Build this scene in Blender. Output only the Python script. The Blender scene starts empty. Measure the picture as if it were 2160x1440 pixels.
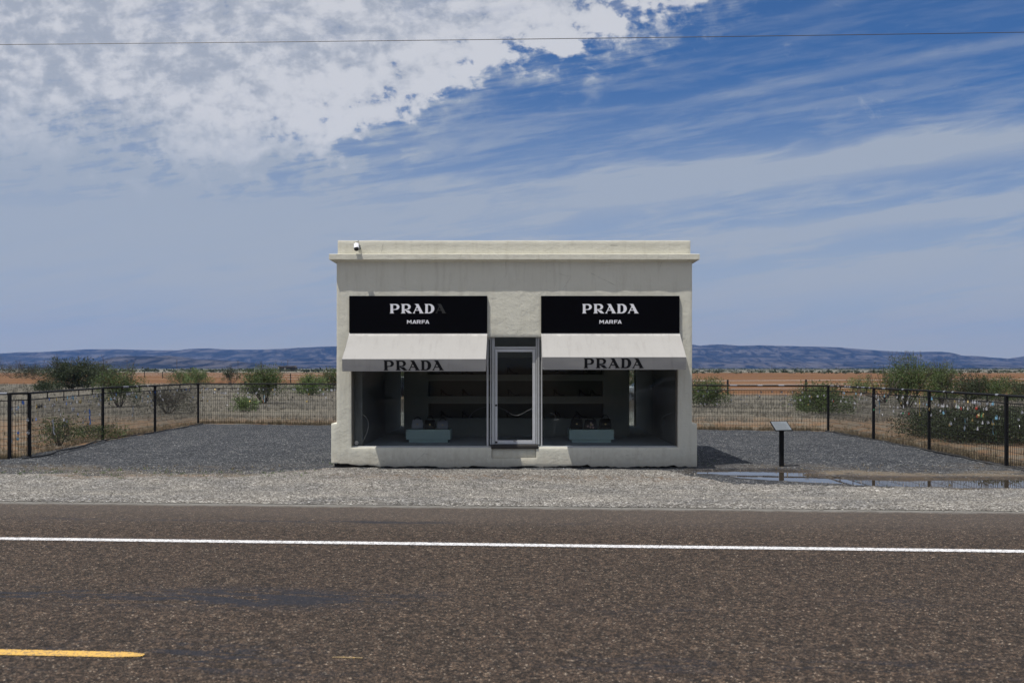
import bpy, bmesh, math, random
import numpy as np
from mathutils import Vector, Matrix, noise
R = math.radians
random.seed(7)
C = bpy.context.scene
COL = C.collection

# ------------------------------------------------------------------ camera
CAMY, CAMZ, F = -21.3, 2.13, 2100.0
cam_d = bpy.data.cameras.new('camera'); cam = bpy.data.objects.new('camera', cam_d); COL.objects.link(cam)
cam.location = (0, CAMY, CAMZ); cam.rotation_euler = (R(90), 0, 0)
cam_d.lens = 35.0; cam_d.sensor_width = 36.0
cam_d.shift_x = -10/2160; cam_d.shift_y = 56/2160
cam_d.clip_start = 0.1; cam_d.clip_end = 40000
cam_d.dof.use_dof = True; cam_d.dof.focus_distance = 21.3; cam_d.dof.aperture_fstop = 3.2
C.camera = cam

# ------------------------------------------------------------------ light
SUN = Vector((-0.30, -0.205, 1.0)).normalized()
elev = math.asin(SUN.z); azim = math.atan2(SUN.x, SUN.y)
sd = bpy.data.lights.new('sun', 'SUN'); so = bpy.data.objects.new('sun', sd); COL.objects.link(so)
sd.energy = 5.0; sd.angle = R(0.53); sd.color = (1.0, 0.96, 0.89)
so.rotation_euler = SUN.to_track_quat('Z', 'Y').to_euler(); so.location = (-20, -20, 40)
C.view_settings.view_transform = 'Standard'; C.view_settings.look = 'None'
C.view_settings.exposure = 0.0; C.view_settings.gamma = 1.0; C.view_settings.use_curve_mapping = False
C.cycles.max_bounces = 8; C.cycles.transparent_max_bounces = 24; C.cycles.volume_bounces = 0
C.cycles.caustics_reflective = False; C.cycles.caustics_refractive = False

# ------------------------------------------------------------------ node helpers
class NT:
    def __init__(s, tree): s.t = tree; s.n = tree.nodes; s.l = tree.links
    def node(s, ty, **kw):
        n = s.n.new(ty)
        for k, v in kw.items(): setattr(n, k, v)
        return n
    def put(s, inp, v):
        if isinstance(v, E): s.l.new(v.s, inp)
        elif isinstance(v, bpy.types.NodeSocket): s.l.new(v, inp)
        else:
            if inp.type == 'RGBA' and isinstance(v, (tuple, list)) and len(v) == 3: v = (*v, 1)
            inp.default_value = v
    def math(s, op, *a, clamp=False):
        n = s.node('ShaderNodeMath', operation=op); n.use_clamp = clamp
        for i, v in enumerate(a): s.put(n.inputs[i], v)
        return E(s, n.outputs[0])
    def noise(s, vec, scale=5, detail=4, rough=.5, dist=0, dims='3D'):
        n = s.node('ShaderNodeTexNoise'); n.noise_dimensions = dims
        s.put(n.inputs['Vector'], vec); s.put(n.inputs['Scale'], scale); s.put(n.inputs['Detail'], detail)
        s.put(n.inputs['Roughness'], rough); s.put(n.inputs['Distortion'], dist)
        return E(s, n.outputs[0])
    def voro(s, vec, scale=5, feature='F1', rnd=1.0):
        n = s.node('ShaderNodeTexVoronoi', feature=feature)
        s.put(n.inputs['Vector'], vec); s.put(n.inputs['Scale'], scale); s.put(n.inputs['Randomness'], rnd)
        return n
    def xyz(s, vec):
        n = s.node('ShaderNodeSeparateXYZ'); s.put(n.inputs[0], vec)
        return [E(s, o) for o in n.outputs]
    def vec(s, x, y, z=0.0):
        n = s.node('ShaderNodeCombineXYZ')
        for i, v in enumerate((x, y, z)): s.put(n.inputs[i], v)
        return n.outputs[0]
    def mix(s, f, a, b, mode='MIX'):
        n = s.node('ShaderNodeMix', data_type='RGBA', blend_type=mode); n.clamp_factor = True
        s.put(n.inputs[0], f); s.put(n.inputs[6], a); s.put(n.inputs[7], b)
        return n.outputs[2]
    def ramp(s, f, stops, interp='LINEAR'):
        n = s.node('ShaderNodeValToRGB'); s.put(n.inputs[0], f); cr = n.color_ramp; cr.interpolation = interp
        while len(cr.elements) < len(stops): cr.elements.new(0.5)
        for e, (p, c) in zip(cr.elements, stops):
            e.position = p; e.color = (*c, 1) if not isinstance(c, (int, float)) else (c, c, c, 1)
        return n.outputs[0]
    def ss(s, v, a, b):
        n = s.node('ShaderNodeMapRange', interpolation_type='SMOOTHSTEP')
        s.put(n.inputs[0], v); s.put(n.inputs[1], a); s.put(n.inputs[2], b); n.inputs[3].default_value = 0; n.inputs[4].default_value = 1
        return E(s, n.outputs[0])
    def bump(s, h, strength=.5, dist=.01, normal=None):
        n = s.node('ShaderNodeBump'); s.put(n.inputs['Height'], h); n.inputs['Strength'].default_value = strength; n.inputs['Distance'].default_value = dist
        if normal is not None: s.put(n.inputs['Normal'], normal)
        return n.outputs[0]
class E:
    def __init__(s, nt, sock): s.nt = nt; s.s = sock
    def __add__(s, o): return s.nt.math('ADD', s, o)
    __radd__ = __add__
    def __sub__(s, o): return s.nt.math('SUBTRACT', s, o)
    def __rsub__(s, o): return s.nt.math('SUBTRACT', o, s)
    def __mul__(s, o): return s.nt.math('MULTIPLY', s, o)
    __rmul__ = __mul__
    def __truediv__(s, o): return s.nt.math('DIVIDE', s, o)
    def max(s, o): return s.nt.math('MAXIMUM', s, o)
    def min(s, o): return s.nt.math('MINIMUM', s, o)
    def abs(s): return s.nt.math('ABSOLUTE', s)
    def clamp(s): return s.nt.math('ADD', s, 0.0, clamp=True)
    def gauss(s, w):
        q = s/w
        return s.nt.math('EXPONENT', q*q*(-1.0))

# ------------------------------------------------------------------ sky
world = bpy.data.worlds.new('World'); C.world = world; world.use_nodes = True
nt = NT(world.node_tree); nt.n.clear()
sky = nt.node('ShaderNodeTexSky', sky_type='NISHITA'); sky.sun_disc = False
sky.sun_elevation = elev; sky.sun_rotation = azim; sky.altitude = 1300; sky.air_density = 1.0; sky.dust_density = 0.4; sky.ozone_density = 2.5
tc = nt.node('ShaderNodeTexCoord')
dx, dy, dz = nt.xyz(tc.outputs['Generated'])
ady = dy.abs().max(0.12)
X = dx/ady*2.1 + 1.09
Y = 0.776 - dz/ady*2.1
P2 = nt.vec(X, Y, 0.0)
nA = nt.noise(P2, 5.0, 9, .58, .35)
nB = nt.noise(nt.vec(X, Y*1.35, 3.1), 15.0, 6, .56, .25)
nV = nt.noise(nt.vec(X*1.0, Y*2.2, 9.3), 3.2, 8, .62, .8)
fc = nt.node('ShaderNodeFloatCurve'); cm = fc.mapping; cv = cm.curves[0]
pts = [(0, 325), (250, 345), (480, 352), (620, 335), (760, 300), (900, 240), (1000, 175), (1070, 128), (1180, 138), (1330, 85), (1500, 5), (1700, -120), (2000, -300)]
def nx(x): return x/2000.0
def ny(y): return (y+400)/1000.0
cv.points[0].location = (nx(0), ny(325)); cv.points[1].location = (1, ny(-300))
for x, y in pts[1:-1]: cv.points.new(nx(x), ny(y))
cm.update(); nt.put(fc.inputs['Value'], (X/2.0).clamp())
Yb = E(nt, fc.outputs[0]) - 0.4
edge = Yb - Y + (nA-0.5)*0.20 + (nB-0.5)*0.15
left_soft = nt.ss(X, 0.85, 0.15)
puff = nt.noise(nt.vec(X, Y*1.3, 5.5), 30.0, 5, .6, .2)
lum = nB*0.62 + puff*0.38
inner = nt.ss(edge, 0.0, 0.20)
alpha = nt.ss(edge + (lum-.5)*.10 + left_soft*.03, -0.014, left_soft*0.20+0.034)
gaps = nt.ss(lum + inner*0.085 + (nA-.5)*.35, 0.50, 0.385)*(1.0-left_soft*.55)
mass = alpha
mass_d = alpha*(0.98 - left_soft*0.18)*(1.0 - gaps*0.78)*(nt.ss(nV, .30, .60)*(.30+left_soft*.30)+(.70-left_soft*.30))
# streaks (cirrus), nearly level, climbing to the right
ca, sa = math.cos(R(9)), math.sin(R(9))
xs = X*ca - Y*sa; ys = X*sa + Y*ca
nS = nt.noise(nt.vec(xs*0.9, ys*6.5, 1.7), 3.0, 8, .6, .6)
nS2 = nt.noise(nt.vec(xs*2.2, ys*17.0, 4.7), 3.0, 6, .6, .4)
fringe = nt.ss(edge, -0.10, 0.0)*(1.0-alpha)*nt.ss(nS2*.5+nB*.5, .42, .60)*.45
def band(a, b, w, amp, x0=None, x1=None):
    g = (Y - (X-1.6)*b - a + (nS-0.5)*w*1.6).gauss(w)*amp
    if x0 is not None: g = g*nt.ss(X, x0, x1)
    return g
st = 0.45 + nS*0.9
streaks = (band(.360, -.135, .038, .85, .85, 1.45) + band(.188, -.19, .013, .30, 1.28, 1.55) + band(.495, -.12, .020, .42, 1.4, 1.7)
           + band(.612, -.09, .030, .45, 1.3, 1.6) + band(.055, -.30, .012, .22, 1.6, 1.8) + band(.405, -.05, .05, .42, 1.3, .7)
           + band(.52, .0, .05, .36, .9, .2) + band(.64, .02, .03, .30, 1.1, .3))*st
wisp = nt.ss(nS*0.6+nS2*0.4, 0.42, 0.66)*(0.34*nt.ss(Y, -0.1, 0.45)+0.12)
veil_left = nt.ss(X, 1.1, 0.0)*0.40*(0.5+nV)*nt.ss(Y, .60, .35)
small = nt.ss(nt.noise(nt.vec(X, Y*1.2, 7.7), 9.0, 8, .65, .6), 0.60, 0.74)*nt.ss(X, 0.7, 1.2)*0.35*nt.ss(Y, .45, .15)
hazeband = nt.ss(Y, .12, .62)*0.72
cloud = (mass_d.max(0.0) + fringe + streaks + wisp + veil_left + small + hazeband).clamp()
cloud = cloud.min(0.93)
tint = nt.mix(1.0, sky.outputs[0], (0.43, 0.75, 1.10), 'MULTIPLY')
ccol = nt.mix(nt.ss(lum*0.7+nA*0.3+(1.0-inner)*.06-left_soft*.03+(nV-.5)*.25, .41, .57), (5.4, 5.85, 6.7), (9.0, 9.1, 9.5))
ccol = nt.mix(mass, (5.3, 5.95, 6.9), ccol)
skyc = nt.mix(cloud, tint, ccol)
skyc = nt.mix(nt.ss(Y, .38, .74)*(0.34+0.62*nt.ss(nS*.65+nS2*.35, .36, .62)), skyc, (5.9, 6.25, 6.55))
skyc = nt.mix(nt.ss(Y, .60, .79)*0.85, skyc, (6.6, 6.5, 6.0))
bg = nt.node('ShaderNodeBackground'); nt.put(bg.inputs[0], skyc); bg.inputs[1].default_value = 0.074
wo = nt.node('ShaderNodeOutputWorld'); nt.l.new(bg.outputs[0], wo.inputs[0])

# ------------------------------------------------------------------ materials
MATS = {}
def mat(name, build=None, color=(.5, .5, .5), rough=.6, metal=0.0, spec=.5, rnd=0.0, bumpamt=0.0, bscale=40):
    if name in MATS: return MATS[name]
    m = bpy.data.materials.new(name); m.use_nodes = True
    t = NT(m.node_tree); b = m.node_tree.nodes['Principled BSDF']
    b.inputs['Base Color'].default_value = (*color, 1); b.inputs['Roughness'].default_value = rough
    b.inputs['Metallic'].default_value = metal; b.inputs['Specular IOR Level'].default_value = spec
    if build: build(t, b)
    else:
        co = t.node('ShaderNodeTexCoord').outputs['Object']
        n = t.noise(co, bscale*.25, 5, .6)
        k = rnd if rnd else 0.12
        t.put(b.inputs['Base Color'], t.mix(n, tuple(c*(1-k) for c in color), tuple(min(1, c*(1+k)) for c in color)))
        if bumpamt: t.put(b.inputs['Normal'], t.bump(t.noise(co, bscale, 4, .6), bumpamt, .004))
    MATS[name] = m; return m
def geo_pos(t): return t.node('ShaderNodeNewGeometry').outputs['Position']
def isl(t): return E(t, t.node('ShaderNodeNewGeometry').outputs['Random Per Island'])

def b_plaster(t, b):
    p = geo_pos(t); x, y, z = t.xyz(p)
    n1 = t.noise(p, 1.3, 6, .6); n2 = t.noise(p, 9, 6, .65); n3 = t.noise(t.vec(x*6, y*6, z*.7), 1.2, 6, .7)
    c = t.mix(n1, (.585, .565, .475), (.685, .67, .585))
    c = t.mix((t.ss(n3, .48, .70))*.32, c, (.44, .41, .33))
    c = t.mix(t.ss(n2, .56, .74)*.30, c, (.78, .75, .66))
    dirt = t.ss(z + (n2-.5)*.5, .42, .02)
    c = t.mix(dirt*.45, c, (.36, .31, .24))
    cr = t.voro(p, 1.1, 'DISTANCE_TO_EDGE'); crk = t.ss(E(t, cr.outputs['Distance'])+(n2-.5)*.03, .006, .0)*t.ss(n1, .52, .6)
    c = t.mix(crk*.5, c, (.25, .24, .2))
    t.put(b.inputs['Base Color'], c); b.inputs['Roughness'].default_value = .92; b.inputs['Specular IOR Level'].default_value = .15
    h = t.noise(p, 4.5, 3, .5)*1.0 + t.noise(p, 17, 6, .65)*.65 + t.noise(p, 70, 3, .6)*.12
    t.put(b.inputs['Normal'], t.bump(h, .5, .022))
M_plaster = mat('plaster', b_plaster)

def b_road(t, b):
    p = geo_pos(t); x, y, z = t.xyz(p)
    s = y + 21.3 + x*.07
    v = t.voro(p, 88); v2 = t.voro(p, 130); v3 = t.voro(p, 28)
    cs = t.node('ShaderNodeSeparateColor'); t.put(cs.inputs[0], v.outputs['Color'])
    r1 = E(t, cs.outputs[0]); r2 = E(t, cs.outputs[1])
    c = t.ramp(r1, [(0, (.016, .014, .013)), (.35, (.040, .033, .028)), (.7, (.080, .063, .051)), (.93, (.120, .095, .076)), (.98, (.20, .18, .155)), (1, (.34, .32, .29))])
    c = t.mix(r2*.5, c, t.mix(1.0, c, (1.2, .92, .76), 'MULTIPLY'))
    cs3 = t.node('ShaderNodeSeparateColor'); t.put(cs3.inputs[0], v3.outputs['Color'])
    gr_ = t.noise(p, 24, 4, .75)
    c = t.mix(t.ss(gr_, .40, .60), t.mix(1.0, c, (.42, .42, .43), 'MULTIPLY'), t.mix(1.0, c, (1.55, 1.50, 1.45), 'MULTIPLY')); c = t.mix(E(t, cs3.outputs[0])*.55, c, t.mix(1.0, c, (.45, .45, .45), 'MULTIPLY'))
    c = t.mix(t.ss(E(t, v.outputs['Distance']), .30, .75)*.65, c, (.022, .020, .020))
    mac = t.noise(t.vec(x*.25, s*1.4, 0), 1.0, 6, .6)
    c = t.mix(mac, c, t.mix(1.0, c, (1.35, 1.28, 1.25), 'MULTIPLY'))
    sh = t.ss(s+(mac-.5)*1.0, 9.8, 12.0); fine_ = t.noise(p, 6, 4, .6)
    c = t.mix(1.0, c, (.88, .87, .83), 'MULTIPLY'); c = t.mix(sh*.42, c, (.110, .094, .084))
    c = t.mix(t.ss(s+(fine_-.5)*.3, 11.9, 12.15)*.8, c, (.19, .185, .172))
    # tar bleeding in the wheel tracks
    nt1 = t.noise(t.vec(x*.9, s*4.2, 2.0), 1.3, 10, .74, 1.3)
    n5 = t.noise(t.vec(x*.2, s*.2, 5.0), 1.6, 2, .5)
    m = ((s-7.22).gauss(.30)*t.ss(nt1+(x+1.95).gauss(1.1)*.07, .50, .55)*1.5 + (s-5.75).gauss(.38)*t.ss(nt1, .53, .58)*.9 + (s-10.85).gauss(.09)*t.ss(nt1, .44, .54)*.9)*(t.ss(n5, .42, .56)*.55 + (x+1.95).gauss(1.0)*.9)
    fine = t.noise(p, 38, 3, .6)
    m = (m*t.ss(fine+m*.22, .44, .60)*1.2).clamp()
    c = t.mix(m*.8, c, (.009, .011, .018))
    t.put(b.inputs['Base Color'], c)
    t.put(b.inputs['Roughness'], 0.92 - m*.25); b.inputs['Specular IOR Level'].default_value = .2
    h = E(t, v.outputs['Distance'])*(-1.0) + r1*.5 + t.noise(p, 7, 4, .6)*.4
    t.put(b.inputs['Normal'], t.bump(h*(1.0-m*.7), .8, .007))
M_road = mat('asphalt', b_road)

def gravel_builder(stops, soil, soil_fn, scale=42, bd=.012, dark=(.02, .02, .02)):
    def f(t, b):
        p = geo_pos(t); x, y, z = t.xyz(p)
        v = t.voro(p, scale); v2 = t.voro(p, scale*.37)
        cs = t.node('ShaderNodeSeparateColor'); t.put(cs.inputs[0], v.outputs['Color'])
        cs2 = t.node('ShaderNodeSeparateColor'); t.put(cs2.inputs[0], v2.outputs['Color'])
        r1 = E(t, cs.outputs[0]); r2 = E(t, cs2.outputs[0])
        c = t.ramp((r1*.7+r2*.3-.5)*1.25+.5, stops)
        c = t.mix(t.ss(E(t, v.outputs['Distance']), .34, .70)*.85, c, dark)  # darker gaps: shade between the stones mixed into the colour
        mac = t.noise(p, .9, 6, .6); mid = t.noise(p, 7, 5, .65); sp_ = t.noise(p, 17, 3, .7)
        c = t.mix(t.ss(sp_, .36, .27)*.75, c, dark); c = t.mix(t.ss(sp_, .60, .74)*.6, c, t.mix(1.0, c, (1.7, 1.7, 1.7), 'MULTIPLY'))
        c = t.mix(t.ss(mac, .3, .7), t.mix(1.0, c, (.80, .80, .82), 'MULTIPLY'), t.mix(1.0, c, (1.25, 1.22, 1.18), 'MULTIPLY'))
        v3 = t.voro(p, 13); cs3 = t.node('ShaderNodeSeparateColor'); t.put(cs3.inputs[0], v3.outputs['Color']); d3 = E(t, v3.outputs['Distance']); k3 = E(t, cs3.outputs[0])
        c = t.mix(t.ss(d3, .30, .16)*t.ss(k3, .62, .68)*.85, c, tuple(q*.9 for q in dark)); c = t.mix(t.ss(d3, .28, .14)*t.ss(k3, .16, .10)*.7, c, stops[-1][1])
        m = soil_fn(t, x, y, mac, mid)
        sc = t.mix(mid, soil, tuple(q*.6 for q in soil))
        sc = t.mix(t.ss(r1, .7, .9)*.5, sc, c)
        c = t.mix(m, c, sc)
        s_ = y + 21.3 + x*.07
        rut = ((s_-13.5+(mac-.5)*.5).gauss(.22)+(s_-15.3+(mac-.5)*.6).gauss(.28))*.5
        c = t.mix(rut, c, t.mix(1.0, c, (1.22, 1.2, 1.16), 'MULTIPLY'))
        at = t.node('ShaderNodeAttribute'); at.attribute_name = 'wet'; wet = E(t, at.outputs['Fac'])
        wet = t.ss(wet+(mid-.5)*.5, .15, .75)
        c = t.mix(wet*.85, c, t.mix(1.0, c, (.36, .31, .26), 'MULTIPLY'))
        t.put(b.inputs['Base Color'], c); t.put(b.inputs['Roughness'], 0.95-wet*.5); b.inputs['Specular IOR Level'].default_value = .18
        h = E(t, v.outputs['Distance'])*(-1.0) + r1*.6
        t.put(b.inputs['Normal'], t.bump(h*(1.0-m*.6)+t.noise(p, 3, 4, .6)*1.2, .9, bd))
    return f
def soil_sh(t, x, y, mac, mid):
    s = y + 21.3 + x*.07
    left = t.ss(s+(mac-.5)*2.4+(mid-.5)*1.1, 18.4, 19.2)*t.ss(x, -3.2, -5.0)*.9*t.ss(t.noise(t.vec(x*.22, s*.2, 8.0), 1.5, 3, .5), .40, .55)
    rest = (s-(19.4-.0*x)+(mac-.5)*1.6).gauss(.55)*t.ss(mid, .46, .60)*t.ss(x, -4.5, -3.0)*.85
    return (left+rest+t.ss(mid+mac*.5, .88, 1.0)*.3).clamp()
M_shoulder = mat('pale_gravel', gravel_builder([(0, (.06, .057, .052)), (.3, (.19, .182, .168)), (.6, (.30, .29, .272)), (.9, (.43, .42, .40)), (1, (.62, .61, .59))],
                 (.17, .115, .075), soil_sh, 34, .022, (.05, .045, .04)))
def soil_yd(t, x, y, mac, mid):
    D = y + 21.3
    band_ = (1.0-t.ss(D+(mac-.5)*3.0+(mid-.5)*1.6, 20.2, 22.6))*.9
    clear = t.ss(x.abs(), 4.2, 5.6); patch = t.ss(t.noise(t.vec(x*.22, D*.35, 3.0), 1.6, 4, .6), .44, .60); band_ = band_*(patch*.85+.10)
    return (band_*t.ss(mid+mac*.6, .62, .86)*.75+band_*.35)*(.35+clear*.65)
M_yard = mat('dark_gravel', gravel_builder([(0, (.012, .0135, .017)), (.35, (.040, .045, .054)), (.7, (.085, .094, .108)), (.92, (.155, .165, .178)), (1, (.42, .42, .41))],
             (.19, .150, .105), soil_yd, 38, .02, (.012, .012, .014)))

def b_ground(t, b):
    p = geo_pos(t); x, y, z = t.xyz(p); D = y + 21.3
    n0 = t.noise(p, .012, 4, .6); n1 = t.noise(p, .13, 7, .62); n2 = t.noise(p, 1.6, 7, .68); n3 = t.noise(p, 14, 5, .7)
    red = t.mix(n2, (.13, .068, .038), (.19, .10, .058))
    straw = t.mix(n3, (.085, .075, .058), (.175, .16, .13))
    near = t.mix(t.ss(n2, .42, .60), t.mix(n3, (.115, .068, .040), (.195, .125, .075)), straw)
    grass = t.mix(t.ss(n1, .35, .65), t.mix(n2, (.062, .057, .048), (.125, .116, .098)), straw)
    c = t.mix(t.ss(D+(n2-.5)*8, 37, 46), near, grass)
    # ploughed field
    side = t.ss(x, -8, 12)
    f0 = 130 - side*57
    fm = t.ss(D+(n1-.5)*16, f0, f0+10)*(1.0-t.ss(D+(n0-.5)*60, 420.0, 470.0))
    wv = t.node('ShaderNodeTexWave'); t.put(wv.inputs['Vector'], t.vec(x*.35+D*.10, D*.05, 0)); wv.inputs['Scale'].default_value = .55; wv.inputs['Distortion'].default_value = 1.5
    redf = t.mix(E(t, wv.outputs['Fac'])*.5+n1*.3, (.085, .036, .015), (.160, .084, .038))
    redf = t.mix(t.ss(t.noise(t.vec(x*.02, D*.10, 0), 1.0, 5, .6), .45, .62)*.6, redf, (.20, .125, .075))
    c = t.mix(fm, c, redf)
    far = t.ss(D, 440.0, 480.0)
    strip = t.noise(t.vec(x*.0012, D*.008, 0), 1.0, 6, .6)
    farc = t.mix(t.ss(strip, .42, .56), (.22, .20, .165), (.075, .075, .058))
    c = t.mix(far, c, farc)
    c = t.mix(t.ss(D, 900.0, 1500.0)*.8, c, (.075, .08, .06))
    t.put(b.inputs['Base Color'], c); b.inputs['Roughness'].default_value = .95; b.inputs['Specular IOR Level'].default_value = .1
    t.put(b.inputs['Normal'], t.bump(n2+n3*.4, .6, .08))
M_ground = mat('desert_soil', b_ground)

def b_mount(t, b):
    p = geo_pos(t); x, y, z = t.xyz(p)
    n = t.noise(t.vec(x*.010, y*.0030, z*.017), 1.0, 10, .70, .6); n2 = t.noise(t.vec(x*.0010, y*.0010, z*.040), 1.0, 6, .65)
    c = t.mix(t.ss(n, .42, .58), (.008, .008, .010), (.115, .102, .098))  # noise puts lit and shaded slopes into the rock colour
    c = t.mix(t.ss(n2, .50, .56)*.8, c, (.015, .016, .016))
    t.put(b.inputs['Base Color'], c); b.inputs['Roughness'].default_value = 1; b.inputs['Specular IOR Level'].default_value = 0
    t.put(b.inputs['Normal'], t.bump(n+t.noise(t.vec(x*.012, y*.004, z*.02), 1.0, 6, .7)*.5, 1.0, 60))
M_mount = mat('mountain_rock', b_mount)

def b_leaf(c1, c2, c3):
    def f(t, b):
        i = isl(t); p = geo_pos(t)
        c = t.mix(i, c1, c2); c = t.mix(t.ss(t.noise(p, 2.2, 3, .5), .45, .65)*.8, c, c3)
        t.put(b.inputs['Base Color'], c); b.inputs['Roughness'].default_value = .6; b.inputs['Specular IOR Level'].default_value = .25
        tr = t.node('ShaderNodeBsdfTranslucent'); t.put(tr.inputs[0], c)
        mx = t.node('ShaderNodeMixShader'); mx.inputs[0].default_value = .18
        out = [n for n in t.n if n.type == 'OUTPUT_MATERIAL'][0]
        t.l.new(b.outputs[0], mx.inputs[1]); t.l.new(tr.outputs[0], mx.inputs[2]); t.l.new(mx.outputs[0], out.inputs[0])
    return f
M_leaf = {'olive': mat('leaf_olive', b_leaf((.050, .074, .024), (.10, .14, .048), (.068, .098, .033))),
          'dark': mat('leaf_dark', b_leaf((.026, .036, .017), (.055, .072, .032), (.036, .05, .024))),
          'bright': mat('leaf_bright', b_leaf((.075, .115, .034), (.14, .20, .065), (.095, .145, .045))),
          'grey': mat('leaf_grey', b_leaf((.065, .066, .05), (.13, .128, .10), (.085, .09, .065)))}
M_straw = mat('dry_grass', b_leaf((.17, .13, .08), (.31, .25, .16), (.21, .17, .11)))
M_strawg = mat('grey_grass', b_leaf((.115, .107, .09), (.23, .215, .18), (.155, .145, .122)))
M_bark = mat('bark', color=(.075, .06, .048), rough=.9, bumpamt=.5)
def b_stone(c1, c2):
    def f(t, b):
        t.put(b.inputs['Base Color'], t.ramp(isl(t), [(0, c1), (.8, c2), (1, tuple(min(1, q*1.6) for q in c2))])); b.inputs['Roughness'].default_value = .9
    return f
M_stone_p = mat('pale_stones', b_stone((.06, .055, .05), (.25, .235, .21)))
M_stone_d = mat('dark_stones', b_stone((.03, .032, .036), (.15, .155, .16)))
M_found = mat('crumbling_foundation', color=(.03, .026, .022), rough=1, bumpamt=1, bscale=60)
M_alu = mat('aluminium', color=(.44, .45, .46), rough=.4, metal=.15, rnd=.12)
M_bronze = mat('bronze_frame', color=(.11, .10, .085), rough=.5, metal=.2)
M_black = mat('black_steel', color=(.006, .006, .007), rough=.6, spec=.2, rnd=.3)
M_wire = mat('dark_wire', color=(.012, .010, .009), rough=.6)
M_rubber = mat('black_rubber', color=(.02, .02, .02), rough=.8)
M_signb = mat('sign_black', color=(.0018, .0018, .003), rough=.6, spec=.04)
M_lettw = mat('letter_white', color=(.74, .74, .78), rough=.6)
M_lettk = mat('letter_black', color=(.006, .006, .008), rough=.6, spec=.2)
M_ghost = mat('letter_ghost', color=(.018, .018, .019), rough=.9, rnd=.8, bscale=120)
def b_awn(t, b):
    p = geo_pos(t); n = t.noise(p, 2.5, 5, .6); x, y, z = t.xyz(p)
    st_ = t.ss(z + (t.noise(t.vec(x*3, y, z), 1.6, 5, .7)-.5)*.16, 2.80, 2.86)
    c = t.mix(n, (.315, .308, .30), (.345, .338, .33)); c = t.mix(st_*.6, c, (.56, .55, .53)); c = t.mix(t.ss(t.noise(t.vec(x*7, y*.8, z*.8), 1.5, 5, .7), .50, .75)*.35, c, (.22, .21, .20))
    t.put(b.inputs['Base Color'], c); b.inputs['Roughness'].default_value = .75; b.inputs['Specular IOR Level'].default_value = .2
    t.put(b.inputs['Normal'], t.bump(t.noise(t.vec(x*1.0, y*3, z*3), 1.2, 2, .4), .35, .03))
M_awn = mat('awning_canvas', b_awn)
def b_glass(t, b):
    out = [n for n in t.n if n.type == 'OUTPUT_MATERIAL'][0]
    tr = t.node('ShaderNodeBsdfTransparent'); tr.inputs[0].default_value = (.86, .88, .88, 1)
    gl = t.node('ShaderNodeBsdfGlossy'); gl.inputs['Roughness'].default_value = .02; gl.inputs[0].default_value = (.8, .85, .95, 1)
    fr = t.node('ShaderNodeFresnel'); fr.inputs[0].default_value = 1.45
    p = geo_pos(t); t.put(gl.inputs['Normal'], t.bump(t.noise(p, 1.3, 2, .4), .06, .02))
    mx = t.node('ShaderNodeMixShader'); t.put(mx.inputs[0], E(t, fr.outputs[0])*.32)
    t.l.new(tr.outputs[0], mx.inputs[1]); t.l.new(gl.outputs[0], mx.inputs[2]); t.l.new(mx.outputs[0], out.inputs[0])
M_glass = mat('window_glass', b_glass)
M_mirror = mat('mirror', color=(.75, .78, .77), rough=.02, metal=1.0, rnd=.01)
M_intw = mat('interior_wall', color=(.24, .235, .225), rough=.8)
M_intd = mat('display_wall', color=(.27, .275, .24), rough=.8)
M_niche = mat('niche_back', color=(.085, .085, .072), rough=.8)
M_carpet = mat('carpet', color=(.50, .54, .60), rough=1, bumpamt=.4, bscale=200)
M_teal = mat('teal_lacquer', color=(.47, .60, .56), rough=.45)
def b_water(t, b):
    p = geo_pos(t); b.inputs['Base Color'].default_value = (.05, .04, .03, 1); b.inputs['Roughness'].default_value = .015
    b.inputs['IOR'].default_value = 1.33; b.inputs['Specular IOR Level'].default_value = 1.0
    t.put(b.inputs['Normal'], t.bump(t.noise(p, 2.2, 3, .5), .02, .01))
M_water = mat('puddle_water', b_water)
def b_paint(col, wear):
    def f(t, b):
        p = geo_pos(t); v = t.voro(p, 75); n = t.noise(p, 30, 5, .7)
        m = t.ss(n+(E(t, v.outputs['Distance'])-.3)*.3, wear, wear+.08)
        c = t.mix(t.noise(p, 5, 4, .6), col, tuple(q*.88 for q in col)); c = t.mix(m*.7, c, (.10, .085, .075))
        t.put(b.inputs['Base Color'], c); b.inputs['Roughness'].default_value = .8
        t.put(b.inputs['Normal'], t.bump(E(t, v.outputs['Distance'])*(-1.0), .6, .006))
    return f
M_pwhite = mat('line_white', b_paint((.66, .66, .68), .56))
M_pyell = mat('line_yellow', b_paint((.62, .37, .08), .57))
M_pyworn = mat('line_yellow_worn', b_paint((.55, .36, .10), .42))

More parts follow.
